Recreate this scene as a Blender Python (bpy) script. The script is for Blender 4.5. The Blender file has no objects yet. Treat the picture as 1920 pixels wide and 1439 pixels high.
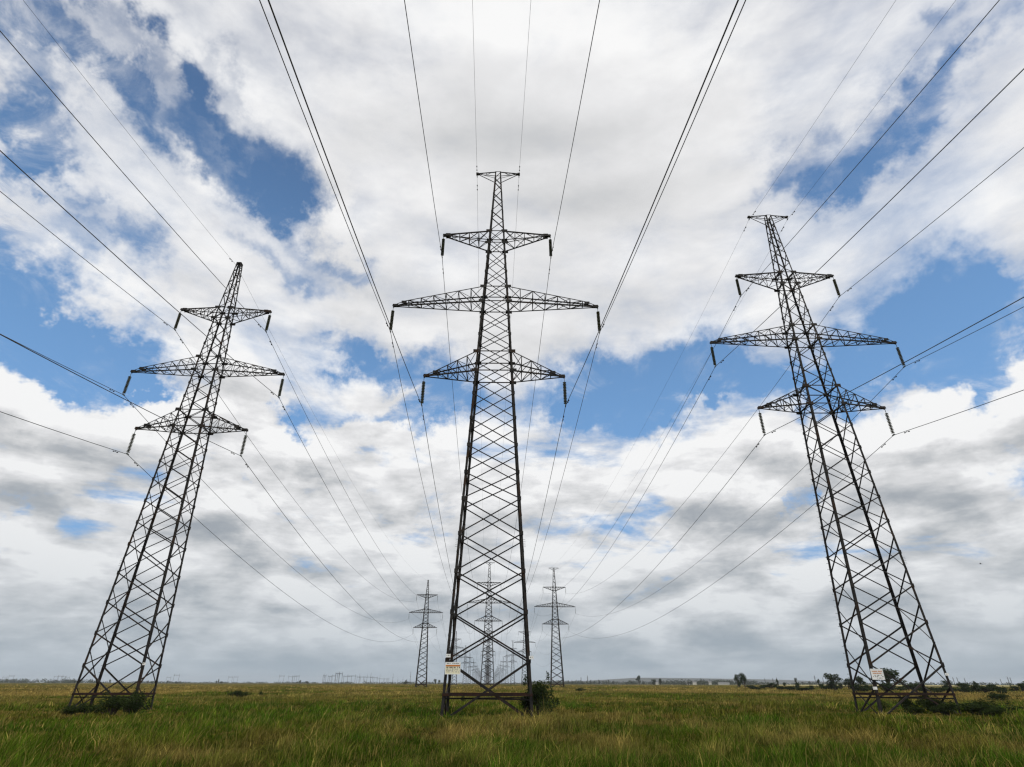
import bpy, bmesh, math, random
import numpy as np
from mathutils import Vector, Matrix

random.seed(7)
RNG = np.random.default_rng(11)
SC = bpy.context.scene
COL = SC.collection
R = math.radians

# ------------------------------------------------------------------ camera
EYE = Vector((0.0, 0.0, 1.6))
cam = bpy.data.cameras.new('camera')
cam.sensor_fit = 'HORIZONTAL'
cam.sensor_width = 36.0
cam.lens = 36.0 * 1059.46 / 1920.0
cam.clip_start = 0.1
cam.clip_end = 30000.0
cam_o = bpy.data.objects.new('camera', cam)
COL.objects.link(cam_o)
cam_o.location = EYE
cam_o.rotation_euler = (Matrix.Rotation(R(90 + 27.962), 3, 'X') @ Matrix.Rotation(R(0.132), 3, 'Z')).to_euler()
SC.camera = cam_o
SC.view_settings.view_transform = 'Standard'
SC.view_settings.look = 'None'
SC.view_settings.exposure = 0.0
SC.view_settings.gamma = 1.0
SC.view_settings.use_curve_mapping = False
SC.cycles.max_bounces = 4
SC.cycles.diffuse_bounces = 2
SC.cycles.glossy_bounces = 2
SC.cycles.transmission_bounces = 2
SC.cycles.volume_bounces = 0
SC.cycles.transparent_max_bounces = 4
SC.cycles.pixel_filter_type = 'BLACKMAN_HARRIS'
SC.cycles.filter_width = 1.3
SC.cycles.use_denoising = True
SC.cycles.denoising_prefilter = 'ACCURATE'

# ------------------------------------------------------------------ sun and sky
SUN_EL, SUN_AZ = 57.0, 138.0            # degrees; azimuth clockwise from +Y
sd = Vector((math.sin(R(SUN_AZ)) * math.cos(R(SUN_EL)), math.cos(R(SUN_AZ)) * math.cos(R(SUN_EL)), math.sin(R(SUN_EL))))
sun = bpy.data.lights.new('sun', 'SUN')
sun.energy = 2.4
sun.angle = R(3.0)
sun.color = (1.0, 0.94, 0.84)
sun_o = bpy.data.objects.new('sun', sun)
COL.objects.link(sun_o)
sun_o.rotation_euler = (-sd).to_track_quat('-Z', 'Y').to_euler()

world = bpy.data.worlds.new('World')
SC.world = world
world.use_nodes = True
WN = world.node_tree
WN.nodes.clear()


class NB:
    """small helper that strings shader nodes together"""
    def __init__(s, tree): s.t = tree
    def n(s, typ, **kw):
        nd = s.t.nodes.new(typ)
        for k, v in kw.items(): setattr(nd, k, v)
        return nd
    def put(s, sock, v):
        if isinstance(v, bpy.types.NodeSocket): s.t.links.new(v, sock)
        else: sock.default_value = v
    def m(s, op, a, b=0.0, c=0.0, clamp=False):
        nd = s.n('ShaderNodeMath', operation=op, use_clamp=clamp)
        s.put(nd.inputs[0], a); s.put(nd.inputs[1], b)
        if op in ('MULTIPLY_ADD', 'SMOOTH_MIN'): s.put(nd.inputs[2], c)
        return nd.outputs[0]
    def v(s, op, a, b=(0, 0, 0), c=(0, 0, 0)):
        nd = s.n('ShaderNodeVectorMath', operation=op)
        s.put(nd.inputs[0], a); s.put(nd.inputs[1], b)
        if op == 'MULTIPLY_ADD': s.put(nd.inputs[2], c)
        return nd.outputs['Value'] if op in ('DOT_PRODUCT', 'LENGTH', 'DISTANCE') else nd.outputs[0]
    def sc(s, a, k):
        nd = s.n('ShaderNodeVectorMath', operation='SCALE')
        s.put(nd.inputs[0], a); s.put(nd.inputs['Scale'], k)
        return nd.outputs[0]
    def xyz(s, x, y, z):
        nd = s.n('ShaderNodeCombineXYZ')
        for i, q in enumerate((x, y, z)): s.put(nd.inputs[i], q)
        return nd.outputs[0]
    def noise(s, vec, scale, detail=5.0, rough=0.55, dist=0.0, lac=2.0, color=False):
        nd = s.n('ShaderNodeTexNoise')
        s.put(nd.inputs['Vector'], vec)
        for k, q in (('Scale', scale), ('Detail', detail), ('Roughness', rough), ('Distortion', dist), ('Lacunarity', lac)):
            nd.inputs[k].default_value = q
        return nd.outputs['Color' if color else 'Fac']
    def mr(s, v, a, b, c=0.0, d=1.0, kind='SMOOTHSTEP'):
        nd = s.n('ShaderNodeMapRange', interpolation_type=kind, clamp=True)
        for i, q in enumerate((v, a, b, c, d)): s.put(nd.inputs[i], q)
        return nd.outputs[0]
    def mix(s, f, a, b):
        nd = s.n('ShaderNodeMix', data_type='RGBA')
        s.put(nd.inputs[0], f); s.put(nd.inputs[6], a); s.put(nd.inputs[7], b)
        return nd.outputs[2]


W = NB(WN)
tc = W.n('ShaderNodeTexCoord')
D0 = tc.outputs['Generated']                                   # direction of the sky looked at
sep = W.n('ShaderNodeSeparateXYZ')
W.put(sep.inputs[0], D0)
ZU = W.m('MAXIMUM', sep.outputs['Z'], 0.0)

# cloud banks and gaps: (x, z) of the direction, half sizes, weight (+ more cloud, - blue gap)
BANKS = [
    (-0.571, 0.710, 0.044, 0.039, -1.40),
    (-0.626, 0.634, 0.040, 0.081, -1.00),
    (-0.595, 0.704, 0.033, 0.031, -1.10),
    (-0.545, 0.724, 0.031, 0.026, -0.50),
    (-0.461, 0.748, 0.030, 0.024, -0.50),
    (-0.621, 0.600, 0.028, 0.030, -0.75),
    (-0.537, 0.690, 0.040, 0.037, -0.80),
    (-0.502, 0.729, 0.028, 0.019, -0.40),
    (-0.453, 0.740, 0.028, 0.029, -0.50),
    (-0.432, 0.724, 0.053, 0.036, -0.62),
    (-0.409, 0.694, 0.061, 0.054, -0.85),
    (-0.401, 0.661, 0.040, 0.028, -0.85),
    (-0.478, 0.692, 0.049, 0.026, -0.60),
    (-0.407, 0.770, 0.025, 0.023, -0.30),
    (-0.349, 0.697, 0.029, 0.036, -0.30),
    (-0.535, 0.578, 0.042, 0.034, -0.75),
    (-0.576, 0.599, 0.014, 0.018, -0.40),
    (-0.626, 0.502, 0.073, 0.048, -0.70),
    (-0.640, 0.451, 0.060, 0.055, -1.00),
    (-0.606, 0.423, 0.048, 0.046, -1.00),
    (-0.634, 0.393, 0.061, 0.048, -0.90),
    (-0.580, 0.370, 0.042, 0.042, -0.95),
    (-0.566, 0.537, 0.040, 0.035, -0.40),
    (-0.313, 0.637, 0.075, 0.026, -0.80),
    (-0.369, 0.602, 0.057, 0.022, -0.60),
    (-0.247, 0.495, 0.071, 0.030, -0.90),
    (-0.177, 0.485, 0.086, 0.047, -0.80),
    (-0.149, 0.421, 0.064, 0.049, -0.85),
    (-0.225, 0.415, 0.067, 0.027, -0.70),
    (-0.289, 0.510, 0.032, 0.020, -0.50),
    (-0.103, 0.449, 0.071, 0.064, -0.60),
    (-0.367, 0.372, 0.029, 0.046, -0.55),
    (0.140, 0.481, 0.070, 0.037, -0.65),
    (0.238, 0.447, 0.133, 0.054, -0.95),
    (0.297, 0.503, 0.084, 0.046, -0.95),
    (0.361, 0.453, 0.069, 0.056, -0.95),
    (0.140, 0.397, 0.082, 0.038, -0.70),
    (0.229, 0.399, 0.089, 0.031, -0.75),
    (0.094, 0.433, 0.060, 0.054, -0.60),
    (0.019, 0.426, 0.072, 0.044, -0.45),
    (0.434, 0.686, 0.058, 0.036, -0.50),
    (0.490, 0.659, 0.060, 0.036, -0.62),
    (0.525, 0.676, 0.054, 0.033, -0.58),
    (0.564, 0.671, 0.043, 0.028, -0.40),
    (0.405, 0.661, 0.048, 0.022, -0.55),
    (0.471, 0.648, 0.047, 0.025, -0.50),
    (0.542, 0.737, 0.036, 0.022, -0.50),
    (0.598, 0.691, 0.034, 0.036, -0.60),
    (0.583, 0.688, 0.023, 0.021, -0.40),
    (0.555, 0.458, 0.090, 0.057, -1.00),
    (0.619, 0.433, 0.076, 0.062, -1.05),
    (0.647, 0.377, 0.048, 0.041, -0.90),
    (0.656, 0.445, 0.031, 0.041, -0.80),
    (0.517, 0.416, 0.053, 0.048, -0.90),
    (0.467, 0.408, 0.050, 0.040, -0.70),
    (0.593, 0.378, 0.044, 0.030, -0.60),
    (0.464, 0.260, 0.025, 0.034, -0.60),
    (-0.450, 0.256, 0.038, 0.028, -0.30),
    (-0.655, 0.321, 0.036, 0.051, 0.70),
    (-0.623, 0.278, 0.075, 0.055, 0.40),
    (-0.510, 0.358, 0.092, 0.044, 0.60),
    (-0.526, 0.486, 0.074, 0.073, 0.35),
    (-0.288, 0.367, 0.116, 0.049, 0.55),
    (-0.420, 0.409, 0.036, 0.040, 0.45),
    (0.438, 0.322, 0.078, 0.042, 0.60),
    (0.610, 0.298, 0.102, 0.045, 0.60),
    (0.295, 0.317, 0.094, 0.043, 0.50),
    (0.329, 0.403, 0.036, 0.015, 0.30),
    (-0.221, 0.455, 0.050, 0.014, 0.35),
    (-0.053, 0.785, 0.363, 0.163, 0.50),
    (0.246, 0.738, 0.205, 0.141, 0.35),
    (-0.010, 0.549, 0.289, 0.070, 0.35),
    (-0.303, 0.567, 0.093, 0.058, 0.20),
    (-0.327, 0.703, 0.044, 0.064, 0.60),
    (-0.424, 0.710, 0.033, 0.017, 0.45),
    (-0.473, 0.670, 0.031, 0.021, 0.30),
    (-0.633, 0.201, 0.038, 0.034, 0.40),
    (0.649, 0.220, 0.032, 0.034, 0.40),
    (0.093, 0.287, 0.070, 0.028, 0.20),
    (0.109, 0.218, 0.046, 0.022, 0.25),
]
# broad light and shade of the cloud sheet (thick parts are greyer)
SHADES = [
    (-0.018, 0.781, 0.225, 0.045, 0.28),
    (0.107, 0.712, 0.159, 0.038, 0.26),
    (-0.236, 0.578, 0.137, 0.055, 0.18),
    (-0.289, 0.713, 0.062, 0.036, 0.10),
    (0.175, 0.572, 0.134, 0.047, 0.10),
    (0.046, 0.874, 0.237, 0.043, -0.38),
    (0.604, 0.217, 0.084, 0.044, 0.22),
    (-0.277, 0.309, 0.116, 0.024, 0.22),
    (-0.602, 0.249, 0.095, 0.047, 0.15),
    (-0.515, 0.194, 0.172, 0.050, 0.10),
    (0.443, 0.205, 0.198, 0.065, 0.10),
    (-0.647, 0.343, 0.033, 0.021, -0.20),
    (-0.505, 0.374, 0.055, 0.020, -0.15),
    (0.597, 0.333, 0.083, 0.029, -0.25),
    (0.432, 0.347, 0.048, 0.018, -0.20),
    (-0.289, 0.399, 0.083, 0.023, -0.20),
]


def bumps(vec, table, start):
    acc = start
    for (x, z, rx, rz, a) in table:
        q = W.v('MULTIPLY_ADD', vec, (1 / rx, 0, 1 / rz), (-x / rx, 0, -z / rz))
        g = W.m('POWER', 0.16, W.v('DOT_PRODUCT', q, q))
        acc = W.m('MULTIPLY_ADD', g, a, acc)
    return acc


def cloud_density(vec):
    s = W.n('ShaderNodeSeparateXYZ')
    W.put(s.inputs[0], vec)
    zz = W.m('ADD', W.m('MAXIMUM', s.outputs['Z'], 0.0), 0.10)
    plane = W.xyz(W.m('DIVIDE', s.outputs['X'], zz), W.m('DIVIDE', s.outputs['Y'], zz), 0.0)   # the level the clouds drift at
    wob = W.noise(vec, 5.5, 6.0, 0.62, color=True)
    bent = W.v('MULTIPLY_ADD', W.v('SUBTRACT', wob, (0.5, 0.5, 0.5)), (0.34, 0.34, 0.24), vec)
    big = bumps(bent, BANKS, 0.72)
    big = W.mr(big, -0.30, 1.30, -0.02, 0.98, 'LINEAR')
    low = W.mr(s.outputs['Z'], 0.12, 0.42)
    big = W.m('ADD', big, W.mr(s.outputs['Z'], 0.05, 0.25, 0.26, 0.0))
    puffs = W.noise(W.v('MULTIPLY', vec, (1, 1, 2.7)), 6.0, 9.0, 0.56, 0.15)
    drift = W.noise(plane, 1.15, 9.0, 0.62, 0.5)
    n = W.m('MULTIPLY_ADD', puffs, W.mr(low, 0, 1, 0.75, 0.42, 'LINEAR'), W.m('MULTIPLY', drift, W.mr(low, 0, 1, 0.95, 0.9, 'LINEAR')))
    n = W.m('SUBTRACT', n, W.mr(low, 0, 1, 0.85, 0.66, 'LINEAR'))
    return W.m('MULTIPLY_ADD', n, W.mr(low, 0, 1, 1.35, 1.75, 'LINEAR'), big), puffs, drift


den, puffs0, drift0 = cloud_density(D0)
den_up, puffs1, drift1 = cloud_density(W.v('ADD', D0, (0.006, 0.0, 0.040)))
# firmer edges low down (heaped clouds), wispy ones overhead
lo = W.mr(sep.outputs['Z'], 0.30, 0.62, 0.34, -0.02)
hi = W.mr(sep.outputs['Z'], 0.30, 0.62, 0.60, 0.86)
alpha = W.mr(den, lo, hi)
# thin combed-out shreds drifting across the gaps
shred = W.noise(W.v('ADD', W.v('MULTIPLY', D0, (1.0, 1.0, 1.6)), (3.0, 0, 0)), 9.0, 9.0, 0.66, 0.6)
shred = W.mr(W.m('MULTIPLY_ADD', W.m('SUBTRACT', drift0, 0.5), 0.8, shred), 0.45, 0.74, 0.0, 0.85)
alpha = W.m('MAXIMUM', alpha, W.m('MULTIPLY', shred, W.mr(den, -0.25, 0.45)))
# light: a part with a lot of cloud above it is greyer, rims and tops stay white
above = W.mr(den_up, 0.40, 1.05)
fold = W.mr(W.m('SUBTRACT', puffs1, puffs0), -0.20, 0.20, -0.5, 0.5, 'LINEAR')
grey = bumps(D0, SHADES, 0.06)
gr = W.m('MULTIPLY_ADD', above, W.mr(sep.outputs['Z'], 0.15, 0.6, 0.44, 0.17), grey)
gr = W.m('MULTIPLY_ADD', W.m('SUBTRACT', drift0, 0.5), 0.40, gr)
gr = W.m('MULTIPLY_ADD', fold, W.mr(sep.outputs['Z'], 0.25, 0.6, 0.88, 0.12), gr)
gr = W.m('ADD', gr, 0.0, clamp=True)
ramp = W.n('ShaderNodeValToRGB')
W.put(ramp.inputs[0], gr)
ramp.color_ramp.elements[0].position = 0.0
ramp.color_ramp.elements[0].color = (0.95, 0.95, 0.95, 1)
ramp.color_ramp.elements[1].position = 1.0
ramp.color_ramp.elements[1].color = (0.33, 0.36, 0.40, 1)
e = ramp.color_ramp.elements.new(0.15); e.color = (0.83, 0.83, 0.84, 1)
e = ramp.color_ramp.elements.new(0.40); e.color = (0.67, 0.675, 0.685, 1)
e = ramp.color_ramp.elements.new(0.70); e.color = (0.46, 0.48, 0.505, 1)
cloud = W.sc(ramp.outputs[0], 10.0)

sky = W.n('ShaderNodeTexSky', sky_type='NISHITA')
sky.sun_disc = False
sky.sun_elevation = R(SUN_EL)
sky.sun_rotation = R(SUN_AZ)
sky.altitude = 300.0
sky.air_density = 1.0
sky.dust_density = 0.4
sky.ozone_density = 2.5
blue = W.v('MULTIPLY', sky.outputs[0], (0.98, 1.14, 1.22))
blue = W.mix(W.mr(sep.outputs['Z'], 0.80, 0.28, 0.0, 0.80, 'LINEAR'), blue, (1.95, 4.15, 7.7, 1))
mixed = W.mix(alpha, blue, cloud)
# damp air low over the plain
veil = W.m('POWER', 0.5, W.m('DIVIDE', ZU, 0.080))
mixed = W.mix(W.m('MULTIPLY', veil, 0.95), mixed, (3.40, 4.20, 4.90, 1))
bg = W.n('ShaderNodeBackground')
W.put(bg.inputs['Color'], mixed)
bg.inputs['Strength'].default_value = 0.1
out = W.n('ShaderNodeOutputWorld')
WN.links.new(bg.outputs[0], out.inputs['Surface'])
world.cycles.sampling_method = 'MANUAL'
world.cycles.sample_map_resolution = 512

# ------------------------------------------------------------------ materials


def mat(name, col, rough=0.7, metal=0.0, spec=0.3):
    m = bpy.data.materials.new(name)
    m.use_nodes = True
    b = m.node_tree.nodes['Principled BSDF']
    b.inputs['Base Color'].default_value = (*col, 1)
    b.inputs['Roughness'].default_value = rough
    b.inputs['Metallic'].default_value = metal
    b.inputs['Specular IOR Level'].default_value = spec
    return m


def noisy(name, c0, c1, scale, rough=0.75, spec=0.25, p0=0.4, p1=0.62, detail=6.0, c2=None, scale2=1.0):
    m = mat(name, c0, rough, 0.0, spec)
    N = NB(m.node_tree)
    b = m.node_tree.nodes['Principled BSDF']
    co = N.n('ShaderNodeTexCoord').outputs['Object']
    f = N.mr(N.noise(co, scale, detail, 0.6), p0, p1)
    c = N.mix(f, (*c0, 1), (*c1, 1))
    if c2: c = N.mix(N.mr(N.noise(co, scale2, 5.0, 0.6), 0.52, 0.66), c, (*c2, 1))
    N.put(b.inputs['Base Color'], c)
    return m


M_STEEL = noisy('weathered_steel', (0.016, 0.0155, 0.015), (0.033, 0.030, 0.027), 2.2, 0.75, 0.12, c2=(0.036, 0.021, 0.013), scale2=0.9)
M_RUST = noisy('rusty_steel', (0.019, 0.012, 0.009), (0.036, 0.017, 0.011), 4.0, 0.85, 0.15)
M_INS = noisy('insulator_glass', (0.055, 0.068, 0.062), (0.11, 0.13, 0.12), 6.0, 0.14, 0.5)
M_WIRE = noisy('aged_aluminium', (0.030, 0.030, 0.031), (0.06, 0.06, 0.062), 1.5, 0.6, 0.3)
M_CONC = noisy('old_concrete', (0.22, 0.21, 0.19), (0.36, 0.345, 0.32), 7.0, 0.9, 0.2)
M_WHITE = noisy('white_enamel', (0.82, 0.82, 0.80), (0.74, 0.73, 0.70), 5.0, 0.45, 0.4, 0.55, 0.8)
M_CREAM = noisy('cream_enamel', (0.82, 0.76, 0.55), (0.80, 0.77, 0.64), 5.0, 0.45, 0.4, 0.45, 0.7)
M_ORANGE = noisy('orange_print', (0.62, 0.20, 0.025), (0.50, 0.17, 0.03), 9.0, 0.5, 0.3)
M_INK = noisy('faded_ink', (0.10, 0.10, 0.085), (0.20, 0.19, 0.15), 30.0, 0.6, 0.2)
M_INKO = noisy('faded_orange_ink', (0.55, 0.20, 0.06), (0.62, 0.30, 0.12), 30.0, 0.6, 0.2)
M_BIRD = noisy('dark_feathers', (0.035, 0.033, 0.03), (0.07, 0.065, 0.06), 20.0)
M_BARK = noisy('bark', (0.045, 0.035, 0.026), (0.085, 0.068, 0.05), 6.0, 0.9, 0.1)


def leafmat(name, c0, c1, trans=0.25, scale=1.4):
    m = bpy.data.materials.new(name)
    m.use_nodes = True
    t = m.node_tree
    t.nodes.clear()
    N = NB(t)
    co = N.n('ShaderNodeTexCoord').outputs['Object']
    c = N.mix(N.mr(N.noise(co, scale, 4.0, 0.6), 0.38, 0.62), (*c0, 1), (*c1, 1))
    d = N.n('ShaderNodeBsdfDiffuse'); N.put(d.inputs[0], c)
    tr = N.n('ShaderNodeBsdfTranslucent'); N.put(tr.inputs[0], c)
    mx = N.n('ShaderNodeMixShader'); mx.inputs[0].default_value = trans
    t.links.new(d.outputs[0], mx.inputs[1]); t.links.new(tr.outputs[0], mx.inputs[2])
    o = N.n('ShaderNodeOutputMaterial'); t.links.new(mx.outputs[0], o.inputs[0])
    return m


M_LEAF = leafmat('dark_leaves', (0.020, 0.032, 0.010), (0.042, 0.060, 0.018))
M_LEAF2 = leafmat('tree_leaves', (0.022, 0.036, 0.012), (0.045, 0.062, 0.022), 0.2, 0.5)
M_FARLEAF = leafmat('far_tree_leaves', (0.030, 0.044, 0.020), (0.048, 0.060, 0.028), 0.1, 0.1)

# ------------------------------------------------------------------ object helpers


def tag(o, label=None, cat=None, group=None, kind=None):
    if label: o['label'] = label
    if cat: o['category'] = cat
    if group: o['group'] = group
    if kind: o['kind'] = kind
    return o


def empty(name, loc, rz=0.0):
    o = bpy.data.objects.new(name, None)
    COL.objects.link(o)
    o.empty_display_size = 0.5
    o.location = loc
    o.rotation_euler = (0, 0, rz)
    return o


THICK = 1.0      # the lines farther off carry somewhat heavier sections


class MB:
    """collects vertices and faces of one mesh"""
    def __init__(s): s.v = []; s.f = []; s.mi = []
    def add(s, vs, fs, mi=0):
        b = len(s.v)
        s.v.extend([tuple(map(float, q)) for q in vs])
        s.f.extend([tuple(b + i for i in f) for f in fs])
        s.mi.extend([mi] * len(fs))
    def merge(s, other): s.add(other.v, other.f)
    def angle(s, p, q, nrm, b, t=0.011, off=0.0, flip=1.0):
        """rolled angle bar p-q lying on the face with outward normal nrm"""
        p = np.array(p, float); q = np.array(q, float)
        a = q - p; L = np.linalg.norm(a)
        if L < 1e-6: return
        b = b * THICK
        a /= L
        n = np.array(nrm, float); n = n - a * n.dot(a); n /= np.linalg.norm(n)
        w = np.cross(a, n) * flip
        pts = []
        prof = [(-b / 2, 0), (b / 2, 0), (b / 2, -t), (-b / 2 + t, -t), (-b / 2 + t, -b), (-b / 2, -b)]
        for e in (p, q):
            for (u, k) in prof: pts.append(e + w * u + n * (k + off))
        fs = [(i, (i + 1) % 6, 6 + (i + 1) % 6, 6 + i) for i in range(6)] + [(5, 4, 3, 0), (3, 2, 1, 0), (6, 9, 10, 11), (6, 7, 8, 9)]
        s.add(pts, fs)
    def corner(s, p, q, ux, uy, b, t=0.016):
        """leg angle: corner on the line p-q, flanges run along ux and uy"""
        p = np.array(p, float); q = np.array(q, float)
        ux = np.array(ux, float); uy = np.array(uy, float)
        b = b * THICK
        pts = []
        for e in (p, q):
            for (a, c) in [(0, 0), (b, 0), (b, t), (t, t), (t, b), (0, b)]: pts.append(e + ux * a + uy * c)
        s.add(pts, [(i, (i + 1) % 6, 6 + (i + 1) % 6, 6 + i) for i in range(6)] + [(0, 3, 4, 5), (0, 1, 2, 3), (11, 10, 9, 6), (9, 8, 7, 6)])
    def box(s, c, half, ax=None, mi=0):
        c = np.array(c, float)
        ax = np.eye(3) if ax is None else np.array(ax, float)
        pts = [c + ax[0] * half[0] * i + ax[1] * half[1] * j + ax[2] * half[2] * k for i in (-1, 1) for j in (-1, 1) for k in (-1, 1)]
        s.add(pts, [(0, 1, 3, 2), (4, 6, 7, 5), (0, 4, 5, 1), (2, 3, 7, 6), (0, 2, 6, 4), (1, 5, 7, 3)], mi)
    def plate(s, c, n, poly, t=0.012):
        """flat gusset: poly in the (u, z) plane across normal n"""
        n = np.array(n, float); n /= np.linalg.norm(n)
        u = np.cross((0, 0, 1), n); u /= np.linalg.norm(u); c = np.array(c, float)
        k = len(poly)
        pts = [c + u * a + np.array((0, 0, 1)) * z + n * h for h in (0, t) for (a, z) in poly]
        s.add(pts, [tuple(range(k))[::-1], tuple(range(k, 2 * k))] + [(i, (i + 1) % k, k + (i + 1) % k, k + i) for i in range(k)])
    def tube(s, pts, r, n=6, cap=True):
        pts = [np.array(p, float) for p in pts]
        rr = r if hasattr(r, '__len__') else [r] * len(pts)
        vs = []
        for i, p in enumerate(pts):
            a = pts[min(i + 1, len(pts) - 1)] - pts[max(i - 1, 0)]
            a /= np.linalg.norm(a)
            h = np.array((0, 0, 1.0)) if abs(a[2]) < 0.9 else np.array((1.0, 0, 0))
            u = np.cross(a, h); u /= np.linalg.norm(u); w = np.cross(u, a)
            for k in range(n):
                t = 2 * math.pi * k / n
                vs.append(p + (u * math.cos(t) + w * math.sin(t)) * rr[i])
        fs = [(i * n + k, i * n + (k + 1) % n, (i + 1) * n + (k + 1) % n, (i + 1) * n + k) for i in range(len(pts) - 1) for k in range(n)]
        if cap: fs += [tuple(range(n))[::-1], tuple(range((len(pts) - 1) * n, len(pts) * n))]
        s.add(vs, fs)
    def lathe(s, c, prof, n=12):
        vs = [(c[0] + r * math.cos(2 * math.pi * k / n), c[1] + r * math.sin(2 * math.pi * k / n), c[2] + z) for (r, z) in prof for k in range(n)]
        fs = [(i * n + k, i * n + (k + 1) % n, (i + 1) * n + (k + 1) % n, (i + 1) * n + k) for i in range(len(prof) - 1) for k in range(n)]
        s.add(vs, fs)
    def mesh(s, name, mats):
        me = bpy.data.meshes.new(name)
        me.from_pydata(s.v, [], s.f)
        for m in mats if isinstance(mats, (list, tuple)) else [mats]: me.materials.append(m)
        if any(s.mi): me.polygons.foreach_set('material_index', s.mi)
        me.update()
        return me
    def build(s, name, mats, parent=None):
        o = bpy.data.objects.new(name, s.mesh(name, mats))
        COL.objects.link(o)
        if parent: o.parent = parent
        return o


def copy_tree(o, parent=None):
    c = o.copy()
    COL.objects.link(c)
    c.parent = parent
    for ch in list(o.children): copy_tree(ch, c)
    return c


# ------------------------------------------------------------------ value noise for the meadow (numpy)
_TAB = RNG.random((256, 256))


def vnoise(x, y):
    xi = np.floor(x).astype(int); yi = np.floor(y).astype(int)
    fx = x - xi; fy = y - yi
    fx = fx * fx * (3 - 2 * fx); fy = fy * fy * (3 - 2 * fy)
    a = _TAB[xi & 255, yi & 255]; b = _TAB[(xi + 1) & 255, yi & 255]
    c = _TAB[xi & 255, (yi + 1) & 255]; d = _TAB[(xi + 1) & 255, (yi + 1) & 255]
    return (a * (1 - fx) + b * fx) * (1 - fy) + (c * (1 - fx) + d * fx) * fy


def fbm(x, y, o=4):
    s = 0.0; a = 0.5; t = 0.0
    for i in range(o):
        s = s + a * vnoise(x + 17.3 * i, y + 9.1 * i); t += a
        x = x * 2.03; y = y * 2.03; a *= 0.55
    return s / t


def sstep(a, b, x):
    t = np.clip((x - a) / (b - a), 0, 1)
    return t * t * (3 - 2 * t)


def ground_z(x, y):
    x = np.asarray(x, float); y = np.asarray(y, float)
    r = np.hypot(x, y)
    h = 0.42 * sstep(60, 260, r) + (fbm(x / 9.0 + 40, y / 9.0, 3) - 0.5) * 0.22 * sstep(4, 20, r)
    return h - 0.0


# ------------------------------------------------------------------ ground
def build_ground():
    rings = np.concatenate([[0.0], np.geomspace(3, 6000, 150)])
    na = 180
    ang = np.linspace(0, 2 * math.pi, na, endpoint=False)
    xs = [0.0]; ys = [0.0]
    for r in rings[1:]:
        xs.extend(r * np.sin(ang)); ys.extend(r * np.cos(ang))
    xs = np.array(xs); ys = np.array(ys)
    zs = ground_z(xs, ys)
    vs = np.stack([xs, ys, zs], 1).tolist()
    fs = [(0, 1 + k, 1 + (k + 1) % na)[::-1] for k in range(na)]
    for i in range(len(rings) - 2):
        a = 1 + i * na; b = a + na
        fs += [(a + k, a + (k + 1) % na, b + (k + 1) % na, b + k)[::-1] for k in range(na)]
    me = bpy.data.meshes.new('ground')
    me.from_pydata(vs, [], fs)
    me.update()
    if me.polygons[5].normal.z < 0: me.flip_normals()
    me.polygons.foreach_set('use_smooth', [True] * len(me.polygons))
    m = bpy.data.materials.new('meadow_ground'); m.use_nodes = True
    N = NB(m.node_tree)
    b = m.node_tree.nodes['Principled BSDF']
    co = N.n('ShaderNodeTexCoord').outputs['Object']
    st = N.v('MULTIPLY', co, (1, 0.45, 1))
    f1 = N.noise(st, 0.035, 6.0, 0.6)
    f2 = N.noise(co, 0.9, 6.0, 0.65)
    f3 = N.noise(N.v('ADD', st, (300, 40, 0)), 0.012, 6.0, 0.6)
    c = N.mix(N.mr(f2, 0.35, 0.65), (0.026, 0.032, 0.004, 1), (0.072, 0.070, 0.010, 1))
    c = N.mix(N.m('MULTIPLY', N.mr(f1, 0.44, 0.60), 0.8), c, (0.20, 0.14, 0.035, 1))
    c = N.mix(N.m('MULTIPLY', N.mr(f3, 0.52, 0.66), 0.7), c, (0.030, 0.036, 0.006, 1))
    N.put(b.inputs['Base Color'], c)
    b.inputs['Roughness'].default_value = 1.0
    b.inputs['Specular IOR Level'].default_value = 0.0
    bp = N.n('ShaderNodeBump'); bp.inputs['Strength'].default_value = 0.9; bp.inputs['Distance'].default_value = 0.3
    N.put(bp.inputs['Height'], N.noise(co, 1.7, 6.0, 0.7))
    m.node_tree.links.new(bp.outputs[0], b.inputs['Normal'])
    me.materials.append(m)
    o = bpy.data.objects.new('ground', me); COL.objects.link(o)
    tag(o, 'wide flat grassy plain running to the horizon', 'ground', kind='structure')


build_ground()

# ------------------------------------------------------------------ pylons
def lerp_tab(tab, z):
    return float(np.interp(z, [a for a, _ in tab], [b for _, b in tab]))


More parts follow.
